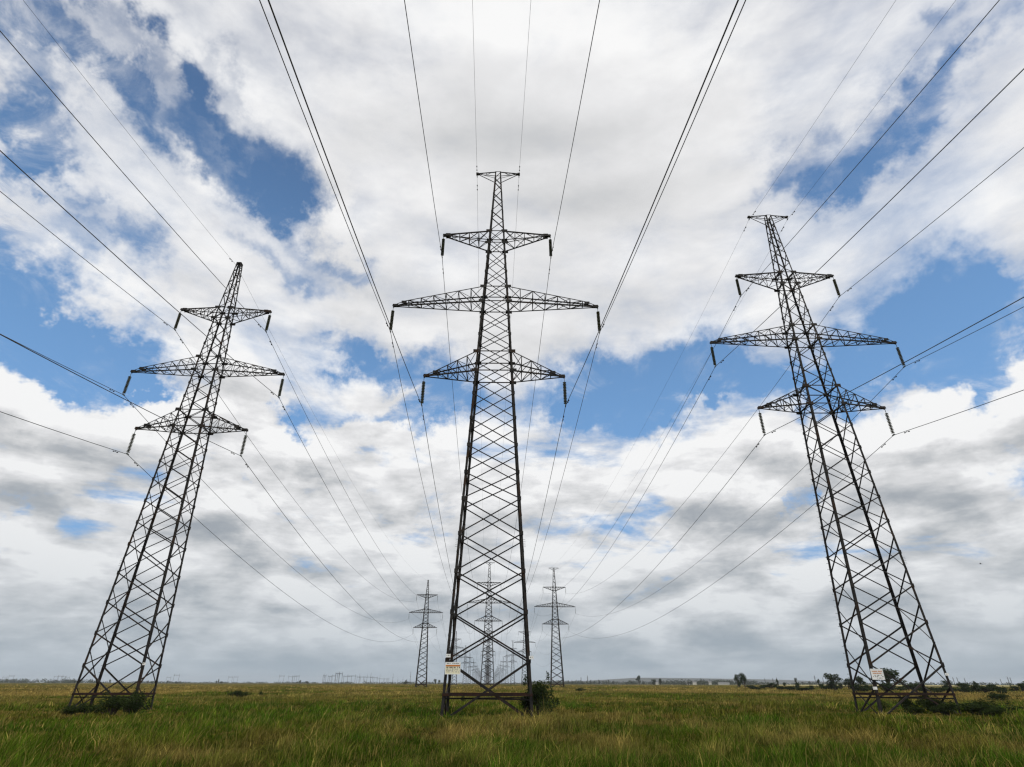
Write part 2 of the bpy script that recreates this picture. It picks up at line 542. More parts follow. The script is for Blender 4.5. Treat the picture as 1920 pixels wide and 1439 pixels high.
TALL = dict(
    w=[(-0.5, 5.0), (21.3, 2.72), (27.5, 2.06), (34.8, 1.24), (42.1, 0.50)],
    d=[(-0.5, 2.82), (21.3, 1.84), (27.5, 1.46), (34.8, 1.05), (42.1, 0.45)],
    nodes=[-0.25, 2.71, 5.22, 7.49, 9.72, 11.91, 13.67, 15.57, 17.55, 19.47, 21.29, 22.91, 24.44, 25.96, 27.49, 28.909999999999997, 30.44, 31.96, 33.49, 34.77],
    arms=[(21.29, 5.08, 1.62, 4, 1), (27.49, 7.93, 1.42, 6, 1), (34.77, 4.45, -1.28, 4, -1)],
    top=42.06, ears=1.85, ins=2.35, beam=1.06)
SLIM = dict(
    w=[(-0.5, 4.15), (19.74, 2.28), (24.97, 1.80), (31.5, 1.10), (36.9, 0.42)],
    d=[(-0.5, 2.30), (19.74, 1.58), (24.97, 1.32), (31.5, 0.95), (36.9, 0.40)],
    nodes=[-0.25, 2.59, 4.53, 6.48, 8.41, 10.4, 11.99, 13.61, 15.29, 16.77, 18.26, 19.74, 21.189999999999998, 22.45, 23.71, 24.97, 26.27, 27.63, 28.99, 30.35, 31.5],
    arms=[(19.74, 4.43, 1.45, 4, 1), (24.97, 6.40, 1.30, 6, 1), (31.50, 4.0, -1.15, 4, -1)],
    top=36.9, ears=0.0, ins=2.2, beam=0.95)


def pylon_parts(S, bolts=False):
    """every part of one pylon design as a MB: list of (name, MB, material, [sub-parts])"""
    hw = lambda z: lerp_tab(S['w'], z) / 2
    hd = lambda z: lerp_tab(S['d'], z) / 2
    P = lambda sx, sy, z: np.array((sx * hw(z), sy * hd(z), z))
    parts = []
    levels = [-0.35] + [z for z, *_ in S['arms']] + [S['top']]
    sizes = [0.178, 0.155, 0.138, 0.115]
    for sx, sy in ((-1, -1), (1, -1), (1, 1), (-1, 1)):
        m = MB()
        for i in range(4):
            m.corner(P(sx, sy, levels[i]), P(sx, sy, levels[i + 1]), (-sx, 0, 0), (0, -sy, 0), sizes[i])
        m.box((sx * (hw(0.0) - 0.07), sy * (hd(0.0) - 0.07), -0.18), (0.20, 0.20, 0.02))
        if sx < 0 and sy > 0:                                     # climbing bolts up one leg
            for k in range(46):
                z = 2.2 + k * 0.42
                p = P(sx, sy, z)
                m.tube([p + np.array((0.02, -0.03, 0)), p + np.array((-0.16, -0.03, 0))], 0.011, 5)
        if sy < 0:                                                # spiked guard against climbing
            for k in range(5):
                p = P(sx, sy, 8.9 + 0.11 * k)
                m.tube([p, p + np.array((sx * 0.13, -0.02, 0.0))], 0.008, 4)
        parts.append(('leg', m, M_STEEL, []))
        f = MB()
        f.box((sx * (hw(-0.3) - 0.05), sy * (hd(-0.3) - 0.05), -0.36), (0.34, 0.34, 0.16))
        f.box((sx * (hw(-0.3) - 0.05), sy * (hd(-0.3) - 0.05), -0.70), (0.48, 0.48, 0.18))
        parts.append(('footing', f, M_CONC, []))
    # lattice on the four faces
    nd = S['nodes']
    zt = S['arms'][2][0]
    for face in range(4):
        m = MB()
        if face in (0, 2):
            sy = -1 if face == 0 else 1
            A = lambda z, sy=sy: P(-1, sy, z); B = lambda z, sy=sy: P(1, sy, z); nrm = (0, sy, 0.05)
            zs = list(nd)
        else:
            sx = 1 if face == 1 else -1
            A = lambda z, sx=sx: P(sx, -1, z); B = lambda z, sx=sx: P(sx, 1, z); nrm = (sx, 0, 0.05)
            zs = [nd[0]] + [(a + b) / 2 for a, b in zip(nd[:-1], nd[1:])] + [nd[-1]]
            zs = [z for z in zs if not any(0 < abs(z - q) < 0.25 for q in (nd[0],))] if False else zs
            zs[1] = (nd[0] + nd[1]) / 2 + 0.25
        legt = 0.016
        for a, b in zip(zs[:-1], zs[1:]):
            size = float(np.interp((a + b) / 2, [0, 6, 20, 35], [0.108, 0.090, 0.078, 0.068]))
            if face in (1, 3): size *= 0.85
            m.angle(A(a), B(b), nrm, size, 0.009, 0.012, 1)
            m.angle(B(a), A(b), nrm, size, 0.009, -legt - 0.004, -1)
        # rings at the crossarm roots
        for (z, al, dz, npan, up) in S['arms']:
            for q in (z, z + dz):
                m.angle(A(q), B(q), nrm, 0.10, 0.010, 0.024, 1)
        zr = S['top']
        m.angle(A(zr - 0.02), B(zr - 0.02), nrm, 0.06, 0.008, 0.024, 1)
        # single zigzag up the peak
        k = 7 if S['ears'] else 8
        zz = [zt + (zr - 0.1 - zt) * (1 - (1 - i / k) ** 1.18) for i in range(k + 1)]
        for i in range(k):
            p, q = (A, B) if i % 2 == 0 else (B, A)
            m.angle(p(zz[i]), q(zz[i + 1]), nrm, 0.075, 0.008, 0.012, 1)
        # gussets
        if face in (0, 2):
            for (z, al, dz, npan, up) in S['arms']:
                for q in (z, z + dz):
                    for E, sg in ((A, 1), (B, -1)):
                        c = E(q); n = np.array(nrm) / np.linalg.norm(nrm)
                        c = c + n * 0.036
                        sgn = sg * (1 if face == 0 else -1)
                        m.plate(c, (0, nrm[1], 0), [(-0.25, -0.13), (0.25, -0.13), (0.25, 0.13), (-0.25, 0.13)])
            for q in nd[1:-1]:
                for E in (A, B):
                    c = E(q) + np.array((0, nrm[1], 0)) * 0.0245
                    m.plate(c + np.array((-math.copysign(0.07, c[0]), 0, 0)), (0, nrm[1], 0), [(-0.10, -0.13), (0.10, -0.13), (0.10, 0.13), (-0.10, 0.13)], 0.008)
        parts.append(('lattice_bracing', m, M_STEEL, []))
    # stiff beams round the foot
    zb = S['beam']
    for a, b, n in (((-1, -1), (1, -1), (0, -1, 0)), ((1, 1), (-1, 1), (0, 1, 0)), ((1, -1), (1, 1), (1, 0, 0)), ((-1, 1), (-1, -1), (-1, 0, 0))):
        m = MB()
        m.angle(P(*a, zb), P(*b, zb), n, 0.15, 0.012, 0.034, 1)
        parts.append(('base_beam', m, M_RUST, []))
    # cross bracing inside, at the foot beam
    m = MB()
    m.angle(P(-1, -1, zb - 0.15), P(1, 1, zb - 0.15), (0, 0, 1), 0.08, 0.010, 0.0)
    m.angle(P(1, -1, zb - 0.19), P(-1, 1, zb - 0.19), (0, 0, 1), 0.08, 0.010, 0.0)
    parts.append(('plan_bracing', m, M_STEEL, []))
    # crossarms
    for (z, al, dz, npan, up) in S['arms']:
        for s in (-1, 1):
            m = MB()
            zo = z + dz                                    # root of the sloping chords
            tip = np.array((s * al, 0, z))
            nose = 0.80 if up > 0 else 0.35                # the sloping chords end a little before the tip
            tin = np.array((s * (al - nose), 0, z + up * (0.34 if up > 0 else 0.16)))
            dn = 0.17
            F = {}; G = {}
            for sy in (-1, 1):
                r0 = P(s, sy, z); r1 = P(s, sy, zo)
                e0 = tip + np.array((-s * 0.05, sy * 0.07, 0)); e1 = tin + np.array((0, sy * dn, 0))
                m.angle(r0, e0, (0, sy, 0), 0.10, 0.010, 0.0, s * sy)
                m.angle(r1, e1, (0, sy, 0), 0.084, 0.009, 0.0, -s * sy)
                m.angle(e1, e0 + np.array((0, 0, 0.03 * up)), (0, sy, 0), 0.07, 0.009, 0.005, -s * sy)
                L = np.linalg.norm(e1 - r1)
                fr = [1 - (1 - i / npan) ** 1.0 for i in range(npan + 1)]
                F[sy] = []; G[sy] = []
                for i, f in enumerate(fr):
                    f = f * (1 - 0.06) if i else 0
                    top = r1 + (e1 - r1) * f
                    g = (top[0] - r0[0]) / (e0[0] - r0[0])
                    bot = r0 + (e0 - r0) * g
                    F[sy].append(top); G[sy].append(bot)
                    if i: m.angle(bot, top, (0, sy, 0), 0.056, 0.007, 0.012, 1)
                    if i: m.angle(G[sy][i - 1], top, (0, sy, 0), 0.056, 0.007, -0.012, 1)
            for i in range(1, npan + 1):
                m.angle(G[-1][i], G[1][i], (0, 0, -1), 0.052, 0.007, 0.004)
                m.angle(F[-1][i], F[1][i], (0, 0, 1), 0.052, 0.007, 0.004)
                a, b = (-1, 1) if i % 2 else (1, -1)
                m.angle(G[a][i - 1], G[b][i], (0, 0, -1), 0.052, 0.007, 0.016)
                if i % 2: m.angle(F[a][i - 1], F[b][i], (0, 0, 1), 0.05, 0.007, 0.016)
                else: m.angle(F[a][i - 1], F[b][i], (0, 0, 1), 0.05, 0.007, 0.016)
                if i == 1:
                    m.angle(G[b][i - 1], G[a][i], (0, 0, -1), 0.052, 0.007, -0.012)
            # end plates and the hanging lug
            for sy in (-1, 1):
                m.plate(tip + np.array((-s * 0.16, sy * 0.082, 0.04 * up)), (0, sy, 0), [(-0.24, -0.10), (0.24, -0.10), (0.20, 0.10), (-0.20, 0.10)])
                m.plate(tin + np.array((-s * 0.03, sy * (dn + 0.008), -0.08 * up)), (0, sy, 0), [(-0.20, -0.12), (0.20, -0.12), (0.20, 0.12), (-0.20, 0.12)])
            m.box(tip + np.array((-s * 0.02, 0, -0.05)), (0.03, 0.085, 0.06))
            # insulator string
            g = MB()
            zl = z - 0.08
            g.tube([(s * al, 0, zl), (s * al, 0, zl - 0.34)], 0.022, 6)
            n = 14; sp = (S['ins'] - 0.34 - 0.24) / n
            for k in range(n):
                zc = zl - 0.34 - sp * k
                g.lathe((s * al, 0, zc), [(0.02, 0.0), (0.040, -0.006), (0.042, -0.050), (0.118, -0.066), (0.132, -0.078), (0.128, -0.086), (0.035, -0.080), (0.022, -sp)], 12)
            zc = zl - 0.34 - sp * n
            g.tube([(s * al, 0, zc), (s * al, 0, z - S['ins'])], 0.02, 6)
            g.box((s * al, 0, z - S['ins'] + 0.02), (0.035, 0.15, 0.045))
            parts.append(('crossarm', m, M_STEEL, [('insulator_string', g, [M_INS])]))
    # ears for the two earth wires, or a plain cap
    zr = S['top']
    if S['ears']:
        for s in (-1, 1):
            m = MB()
            tip = np.array((s * S['ears'], 0, zr - 0.05))
            for sy in (-1, 1):
                m.angle(P(s, sy, zr - 0.05), tip + np.array((0, sy * 0.06, 0)), (0, sy, 0), 0.075, 0.010, 0.0, s * sy)
                m.angle(P(s, sy, zr - 0.85), tip + np.array((-s * 0.1, sy * 0.06, -0.06)), (0, sy, 0), 0.05, 0.008, 0.0, -s * sy)
            for f, g2 in ((0.15, 0.5), (0.5, 0.85)):
                q = lambda sy, f: P(s, sy, zr - 0.05) + (tip + np.array((0, sy * 0.06, 0)) - P(s, sy, zr - 0.05)) * f
                m.angle(q(-1, f), q(1, g2), (0, 0, 1), 0.052, 0.007, 0.012)
                m.angle(q(-1, g2), q(1, g2), (0, 0, 1), 0.052, 0.007, 0.012)
            m.box(tip + np.array((s * 0.0, 0, -0.02)), (0.11, 0.12, 0.07))
            h = MB()
            h.tube([tip + np.array((s * 0.02, 0, -0.08)), tip + np.array((s * 0.02, 0, -0.30))], 0.02, 6)
            h.box(tip + np.array((s * 0.02, 0, -0.32)), (0.03, 0.10, 0.035))
            parts.append(('earth_wire_arm', m, M_STEEL, [('hanger', h, [M_STEEL])]))
    else:
        m = MB()
        m.box((0, 0, zr + 0.0), (0.20, 0.20, 0.04))
        m.box((-0.24, 0, zr - 0.15), (0.10, 0.04, 0.03))
        parts.append(('peak_cap', m, M_STEEL, []))
    return parts


def make_pylon(S, loc, rz):
    root = empty('transmission_pylon', loc, rz)
    for name, m, mt, subs in pylon_parts(S):
        o = m.build(name, mt, root)
        for sn, sm, smt in subs: sm.build(sn, smt, o)
    return root


def pylon_mesh(S, name):
    allm = MB()
    for pn, m, mt, subs in pylon_parts(S):
        allm.merge(m)
        for sn, sm, smt in subs: allm.merge(sm)
    return allm.mesh(name, M_STEEL)


GZ = lambda x, y: float(ground_z(x, y))
CEN = [(-1.29, 36.0), (-8.4, 223.0), (-16.6, 447.0), (-24.6, 663.0), (-32.6, 873.0)]
RIG = [(25.0, 41.21), (16.8, 234.0), (9.6, 452.3), (1.45, 671.0), (-6.3, 878.0)]
LEF = [(-25.97, 42.26), (-32.6, 231.6), (-42.6, 477.0), (-48.2, 658.0), (-54.6, 826.5), (-61.5, 1029.0)]
for row, step in ((CEN, 214), (RIG, 210), (LEF, 205)):
    while row[-1][1] < 2350:
        row.append((row[-1][0] - 0.037 * step, row[-1][1] + step))
ROT0 = {'C': 0.0044, 'R': -0.0018, 'L': 0.0334}
LINE_YAW = 0.037

THICK = 0.88
pylon_c = make_pylon(TALL, (*CEN[0], 0), ROT0['C'])
tag(pylon_c, 'tall T-topped lattice pylon in the middle, cream warning board on its left leg', 'pylon', 'large lattice pylons in front')
pylon_r = copy_tree(pylon_c)
pylon_r.location = (*RIG[0], 0); pylon_r.rotation_euler = (0, 0, ROT0['R'])
tag(pylon_r, 'tall T-topped lattice pylon at the right, white board with orange lettering on its leg', 'pylon', 'large lattice pylons in front')
THICK = 0.78
pylon_l = make_pylon(SLIM, (*LEF[0], 0), ROT0['L'])
tag(pylon_l, 'dark lattice pylon at the left with a single pointed peak, bushes round its foot', 'pylon', 'large lattice pylons in front')

ORD = ['second', 'third', 'fourth', 'fifth', 'sixth', 'seventh', 'eighth', 'ninth', 'tenth', 'eleventh', 'twelfth', 'thirteenth', 'fourteenth']
THICK = 1.4
far_tall = make_pylon(TALL, (0, 0, 0), 0); far_slim = make_pylon(SLIM, (0, 0, 0), 0)
THICK = 1.7
mesh_tall = pylon_mesh(TALL, 'distant_tall_pylon'); mesh_slim = pylon_mesh(SLIM, 'distant_slim_pylon')
THICK = 1.0
for row, proto, me, side, look in ((CEN, far_tall, mesh_tall, 'middle', 'T-topped'), (RIG, None, mesh_tall, 'right-hand', 'T-topped'), (LEF, far_slim, mesh_slim, 'left-hand', 'pointed-top')):
    for i, (x, y) in enumerate(row[1:]):
        if i == 0:
            o = proto or copy_tree(far_tall)
            lab = {'middle': 'smaller T-topped lattice pylon seen between the legs of the big middle pylon',
                   'right-hand': 'smaller T-topped lattice pylon standing just right of the big middle pylon',
                   'left-hand': 'smaller pointed lattice pylon standing just left of the big middle pylon'}[side]
        else:
            o = bpy.data.objects.new('transmission_pylon', me); COL.objects.link(o)
            lab = 'hazy %s pylon, %s one back along the %s line' % (look, ORD[i], side)
        o.location = (x, y, GZ(x, y)); o.rotation_euler = (0, 0, LINE_YAW)
        tag(o, lab, 'pylon', 'pylons receding across the plain')

# ------------------------------------------------------------------ wires
def span_pts(a, b, sag, n):
    a = np.array(a); b = np.array(b)
    return [a + (b - a) * t - np.array((0, 0, 4 * sag * t * (1 - t))) for t in np.linspace(0, 1, n + 1)]


def damper_mb(p, dirv):
    """small dumb-bell damper clamped under the wire"""
    m = MB(); d = np.array(dirv) / np.linalg.norm(dirv)
    c = np.array(p) - np.array((0, 0, 0.10))
    m.tube([c - d * 0.24, c + d * 0.24], 0.010, 5)
    for s in (-1, 1):
        m.tube([c + d * s * 0.15, c + d * s * 0.17, c + d * s * 0.27, c + d * s * 0.29], [0.02, 0.042, 0.042, 0.025], 8)
    m.tube([np.array(p) + np.array((0, 0, 0.02)), c], 0.02, 5)
    return m


def make_wire(row, rot0, S, off, z, sag, rad, label, group, name, damp=True):
    att = []
    x0, y0 = row[0]
    pts = []
    for i, (x, y) in enumerate(row):
        r = rot0 if i == 0 else LINE_YAW
        att.append((x + off * math.cos(r), y + off * math.sin(r), z + (0 if i == 0 else GZ(x, y))))
    back = (att[0][0] + 0.037 * 205, att[0][1] - 205.0, z)
    allp = span_pts(back, att[0], sag[0], 48)
    for i in range(len(att) - 1):
        L = att[i + 1][1] - att[i][1]
        n = 40 if i == 0 else (20 if i < 3 else 10)
        allp += span_pts(att[i], att[i + 1], sag[1] * (L / 205.0) ** 2, n)[1:]
    m = MB()
    m.tube(allp, rad, 6)
    o = m.build(name, M_WIRE)
    tag(o, label, 'power line', group)
    k = 48
    if damp:
        for j, q in ((-1, k - 1), (1, k + 1)):
            p0 = np.array(allp[k]); d = np.array(allp[q]) - p0; d /= np.linalg.norm(d)
            damper_mb(p0 + d * (1.45 if rad > 0.012 else 1.1), d).build('vibration_damper', M_STEEL, o)
    return o


SIDE = {-1: 'left', 1: 'right'}
for key, row, S, which in (('C', CEN, TALL, 'big middle pylon'), ('R', RIG, TALL, 'big right pylon'), ('L', LEF, SLIM, 'big left pylon')):
    for (z, al, dz, npan, up), lev in zip(S['arms'], ('lowest', 'longest', 'uppermost')):
        for s in (-1, 1):
            make_wire(row, ROT0[key], S, s * al, z - S['ins'], (8.8, 8.3), 0.020,
                      'dark conductor hung from the %s tip of the %s crossarm on the %s' % (SIDE[s], lev, which), 'conductors of the three lines', 'conductor_wire')
    if S['ears']:
        for s in (-1, 1):
            make_wire(row, ROT0[key], S, s * (S['ears'] + 0.02), S['top'] - 0.38, (5.2 if key == 'C' else 6.3, 5.6), 0.0095,
                      'thin pale earth wire from the %s end of the T on the %s' % (SIDE[s], which), 'earth wires at the pylon tops', 'earth_wire')
    else:
        make_wire(row, ROT0[key], S, -0.30, S['top'] - 0.20, (9.0, 5.6), 0.0095,
                  'thin earth wire running over the pointed peak of the big left pylon', 'earth wires at the pylon tops', 'earth_wire')

# ------------------------------------------------------------------ boards and number plates on the legs
def local(pyl, p):
    c, s = math.cos(pyl.rotation_euler.z), math.sin(pyl.rotation_euler.z)
    return (pyl.location.x + p[0] * c - p[1] * s, pyl.location.y + p[0] * s + p[1] * c, p[2])


def ink_row(m, x0, x1, z, h, y, rnd, gap=0.25):
    x = x0
    while x < x1:
        w = rnd.uniform(0.5, 1.1) * h
        if rnd.random() > gap:
            m.box((x + w / 2, y, z), (w * 0.40, 0.0015, h * rnd.uniform(0.36, 0.5)))
        x += w


def notice(pyl, p, w, h, style, label, tilt=0.0):
    root = empty('warning_board', local(pyl, p), pyl.rotation_euler.z)
    root.rotation_euler = (0, tilt, pyl.rotation_euler.z)
    rnd = random.Random(3 if style else 5)
    m = MB(); m.box((0, 0, 0), (w / 2, 0.004, h / 2)); m.build('panel', M_CREAM if style == 0 else M_WHITE, root)
    m = MB()
    for sx in (-1, 1): m.box((sx * (w / 2 - 0.012), -0.0065, 0), (0.012, 0.0025, h / 2 + 0.004))
    m.box((0, -0.0065, h / 2 - 0.01), (w / 2 - 0.026, 0.0025, 0.012)); m.box((0, -0.0065, -h / 2 + 0.01), (w / 2 - 0.026, 0.0025, 0.012))
    m.build('border', M_WHITE, root)
    y = -0.0075
    if style == 0:
        m = MB(); m.box((0, -0.006, h * 0.375), (w / 2 - 0.026, 0.002, h * 0.095)); m.build('header', M_WHITE, root)
        m = MB(); m.box((0, y, h * 0.21), (w / 2 - 0.03, 0.0025, h * 0.055)); m.build('orange_band', M_ORANGE, root)
        m = MB()
        ink_row(m, -w * 0.40, w * 0.40, h * 0.40, h * 0.06, -0.0105, rnd)
        for q, k in ((0.06, 0.12), (-0.08, 0.05), (-0.17, 0.05), (-0.30, 0.05)):
            ink_row(m, -w * 0.42, -w * 0.06, h * q, h * k, y, rnd, 0.5)
            ink_row(m, w * 0.06, w * 0.42, h * q, h * k, y, rnd, 0.5)
        m.box((0, y, -h * 0.08), (0.012, 0.0015, h * 0.2))
        m.build('lettering', M_INK, root)
    else:
        m = MB(); ink_row(m, -w * 0.40, w * 0.40, h * 0.27, h * 0.10, y, rnd, 0.08); ink_row(m, -w * 0.36, w * 0.38, h * 0.09, h * 0.10, y, rnd, 0.15)
        m.build('orange_lettering', M_INKO, root)
        m = MB()
        for q in (-0.10, -0.20, -0.36): ink_row(m, -w * 0.38, w * 0.40, h * q, h * 0.09, y, rnd, 0.6)
        m.build('lettering', M_INK, root)
    return tag(root, label, 'sign', 'warning boards on the pylons')


def number_plate(pyl, p, w, h, label):
    root = empty('number_plate', local(pyl, p), pyl.rotation_euler.z)
    m = MB(); m.box((0, 0, 0), (w / 2, 0.004, h / 2)); m.build('panel', M_WHITE, root)
    m = MB(); ink_row(m, -w * 0.36, w * 0.34, h * 0.08, h * 0.30, -0.006, random.Random(int(p[0] * 10)), 0.35); m.build('digits', M_INK, root)
    return tag(root, label, 'plate', 'small white plates on the pylon legs')


notice(pylon_c, (-1.909, -1.476, 2.328), 0.840, 0.593, 0, 'cream warning board with an orange band on the left leg of the middle pylon')
notice(pylon_r, (-2.088, -1.480, 2.157), 0.784, 0.603, 1, 'white warning board with orange lettering on the right pylon', 0.0)
number_plate(pylon_c, (-2.194, -1.432, 2.948), 0.250, 0.172, 'white number plate above the cream warning board on the middle pylon')
number_plate(pylon_c, (2.385, -1.434, 2.864), 0.253, 0.164, 'white number plate on the right leg of the middle pylon')
number_plate(pylon_l, (1.986, -1.193, 2.679), 0.198, 0.149, 'tiny white plate on the leg of the left pylon')
number_plate(pylon_r, (-2.459, -1.468, 1.387), 0.264, 0.163, 'small white plate under the warning board of the right pylon')
number_plate(pylon_r, (2.272, -1.450, 2.161), 0.227, 0.143, 'small white plate on the far right leg of the right pylon')

# ------------------------------------------------------------------ leafy things
def leaves(n, shape, size, rnd):
    """n small leaf faces spread through lumps; shape gives (centre, radii) lumps"""
    vs = np.zeros((n, 4, 3))
    lumps = np.array([s[0] for s in shape]); rad = np.array([s[1] for s in shape])
    wts = np.prod(rad, 1) ** 0.66
    idx = rnd.choice(len(shape), n, p=wts / wts.sum())
    d = rnd.normal(size=(n, 3)); d /= np.linalg.norm(d, axis=1)[:, None]
    c = lumps[idx] + d * rad[idx] * (rnd.random((n, 1)) ** 0.45)
    u = rnd.normal(size=(n, 3)); u /= np.linalg.norm(u, axis=1)[:, None]
    w = np.cross(u, rnd.normal(size=(n, 3))); w /= np.linalg.norm(w, axis=1)[:, None]
    s = size * rnd.uniform(0.6, 1.3, (n, 1))
    vs[:, 0] = c - u * s; vs[:, 1] = c - w * s * 0.5; vs[:, 2] = c + u * s; vs[:, 3] = c + w * s * 0.5
    return vs.reshape(-1, 3)


def leaf_mesh(name, vs, mt):
    n = len(vs) // 4
    me = bpy.data.meshes.new(name)
    me.vertices.add(4 * n); me.vertices.foreach_set('co', vs.astype(np.float32).ravel())
    me.loops.add(4 * n); me.loops.foreach_set('vertex_index', np.arange(4 * n, dtype=np.int32))
    me.polygons.add(n); me.polygons.foreach_set('loop_start', np.arange(0, 4 * n, 4, dtype=np.int32))
    me.materials.append(mt); me.update(calc_edges=True)
    return me


def tree_kind(seed, w, h, nleaf, size, mt, stem=0.25):
    """trunk mesh and crown mesh of a tree h tall and w wide standing at the origin"""
    rnd = np.random.default_rng(seed)
    t = MB()
    t.tube([(0, 0, -0.2), (0.02 * w, 0, h * 0.2), (-0.03 * w, 0.02 * w, h * 0.5), (0.0, 0, h * 0.85)], [0.05 * h, 0.04 * h, 0.025 * h, 0.008 * h], 7)
    lumps = []
    for k in range(9):
        a = rnd.uniform(0, 6.28); f = rnd.uniform(0.1, 0.36) * w; z = rnd.uniform(stem + 0.08, 0.86) * h
        f *= 1 - 0.55 * abs(z / h - 0.5)
        p = (f * math.cos(a), f * math.sin(a), z)
        rr = rnd.uniform(0.13, 0.22)
        lumps.append((p, (rr * w, rr * w, rr * h * 0.85)))
        z0 = max(0.12 * h, z - 0.3 * h)
        t.tube([(0, 0, z0), (p[0] * 0.6, p[1] * 0.6, (z0 + z) / 2 + 0.03 * h), p], [0.022 * h, 0.014 * h, 0.005 * h], 5)
    lumps.append(((0, 0, h * 0.62), (w * 0.26, w * 0.26, h * 0.26)))
    return t.mesh('trunk', M_BARK), leaf_mesh('crown', leaves(nleaf, lumps, size, rnd), mt)


def bush_kind(seed, w, h, nleaf, size, mt, dx=1.0):
    rnd = np.random.default_rng(seed)
    t = MB(); lumps = []
    for k in range(11):
        a = rnd.uniform(0, 6.28); f = rnd.uniform(0.0, 0.36) * w; z = rnd.uniform(0.22, 0.72) * h * (1 - 0.5 * f / w)
        p = (f * math.cos(a), f * math.sin(a) * dx, z)
        rr = rnd.uniform(0.13, 0.24)
        lumps.append((p, (rr * w, rr * w * dx, rr * h * 1.15)))
        t.tube([(p[0] * 0.2, p[1] * 0.2, -0.1), (p[0] * 0.7, p[1] * 0.7, z * 0.6), (p[0], p[1], z)], [0.018, 0.013, 0.006], 5)
    for k in range(7):
        a = rnd.uniform(0, 6.28); f = rnd.uniform(0.1, 0.5) * w
        lumps.append(((f * math.cos(a), f * math.sin(a) * dx, rnd.uniform(0.3, 1.0) * h), (0.05 * w, 0.05 * w, 0.14 * h)))
    return t.mesh('stems', M_BARK), leaf_mesh('foliage', leaves(nleaf, lumps, size, rnd), mt)


def plant(name, kind, loc, rz, sc, label, cat, group, names=('trunk', 'crown')):
    root = empty(name, loc, rz); root.scale = sc
    for nm, me in zip(names, kind):
        o = bpy.data.objects.new(nm, me); COL.objects.link(o); o.parent = root
    return tag(root, label, cat, group)


K_TREE = [tree_kind(s, 1.0, 1.0, 1500, 0.035, M_LEAF2, st) for s, st in ((21, 0.16), (22, 0.1), (23, 0.22))]
K_FAR = [tree_kind(s, 1.0, 1.0, 420, 0.07, M_FARLEAF, 0.12) for s in (31, 32, 33)]
K_BUSH = [bush_kind(s, 1.0, 1.0, 2600, 0.030, M_LEAF) for s in (41, 42, 43)]
K_LOW = [bush_kind(s, 1.0, 1.0, 900, 0.05, M_LEAF2) for s in (51, 52)]
plant('bush', K_BUSH[0], (1.62, 36.56, GZ(1.62, 36.56) - 0.05), 0.00, (2.30, 1.80, 2.10), 'leafy dark bush growing against the right foot of the middle pylon', 'bush', 'bushes at the pylon feet', ('stems', 'foliage'))
plant('bush', K_BUSH[1], (0.98, 37.59, GZ(0.98, 37.59) - 0.05), 1.30, (1.72, 1.35, 1.44), 'low dark bush inside the right foot of the middle pylon', 'bush', 'bushes at the pylon feet', ('stems', 'foliage'))
plant('bush', K_BUSH[2], (-21.02, 36.36, GZ(-21.02, 36.36) - 0.05), 2.60, (2.42, 1.89, 1.38), 'dark bush round the right feet of the left pylon', 'bush', 'bushes at the pylon feet', ('stems', 'foliage'))
plant('bush', K_BUSH[0], (-22.69, 37.12, GZ(-22.69, 37.12) - 0.05), 3.90, (2.53, 1.98, 1.20), 'broad dark bush under the middle of the left pylon', 'bush', 'bushes at the pylon feet', ('stems', 'foliage'))
plant('bush', K_BUSH[1], (-23.40, 36.07, GZ(-23.40, 36.07) - 0.05), 5.20, (2.07, 1.62, 0.74), 'low weedy clump between the left feet of the left pylon', 'bush', 'bushes at the pylon feet', ('stems', 'foliage'))
plant('bush', K_BUSH[2], (26.88, 40.97, GZ(26.88, 40.97) - 0.05), 6.50, (2.76, 2.16, 1.20), 'dark bush under the right pylon, nearest its right foot', 'bush', 'bushes at the pylon feet', ('stems', 'foliage'))
plant('bush', K_BUSH[0], (25.78, 42.26, GZ(25.78, 42.26) - 0.05), 7.80, (1.95, 1.53, 1.14), 'dark bush under the middle of the right pylon', 'bush', 'bushes at the pylon feet', ('stems', 'foliage'))
plant('bush', K_BUSH[1], (28.22, 38.83, GZ(28.22, 38.83) - 0.05), 9.10, (4.14, 3.24, 0.90), 'low spreading bush just right of the right pylon', 'bush', 'bushes at the pylon feet', ('stems', 'foliage'))
plant('bush', K_BUSH[2], (25.20, 44.34, GZ(25.20, 44.34) - 0.05), 10.40, (1.49, 1.17, 0.72), 'small weedy clump at the left foot of the right pylon', 'bush', 'bushes at the pylon feet', ('stems', 'foliage'))
plant('bush', K_BUSH[0], (-3.89, 39.31, GZ(-3.89, 39.31) - 0.05), 11.70, (1.03, 0.81, 0.60), 'small green weed clump by the left foot of the middle pylon', 'bush', 'bushes at the pylon feet', ('stems', 'foliage'))
plant('bush', K_BUSH[1], (25.40, 38.00, GZ(25.40, 38.00) - 0.05), 13.00, (2.53, 1.98, 0.79), 'dark low bush in front of the right pylon, between its two right legs', 'bush', 'bushes at the pylon feet', ('stems', 'foliage'))
plant('bush', K_BUSH[2], (26.99, 36.50, GZ(26.99, 36.50) - 0.05), 14.30, (2.18, 1.71, 0.60), 'wide dark bush in the grass at the lower right, beside the right pylon', 'bush', 'bushes at the pylon feet', ('stems', 'foliage'))
plant('bush', K_BUSH[0], (24.12, 39.00, GZ(24.12, 39.00) - 0.05), 15.60, (1.49, 1.17, 0.60), 'dark weedy clump in front of the middle of the right pylon', 'bush', 'bushes at the pylon feet', ('stems', 'foliage'))
plant('bush', K_BUSH[1], (-24.59, 36.50, GZ(-24.59, 36.50) - 0.05), 16.90, (1.84, 1.44, 0.60), 'low dark weeds in front of the left pylon, near its left foot', 'bush', 'bushes at the pylon feet', ('stems', 'foliage'))
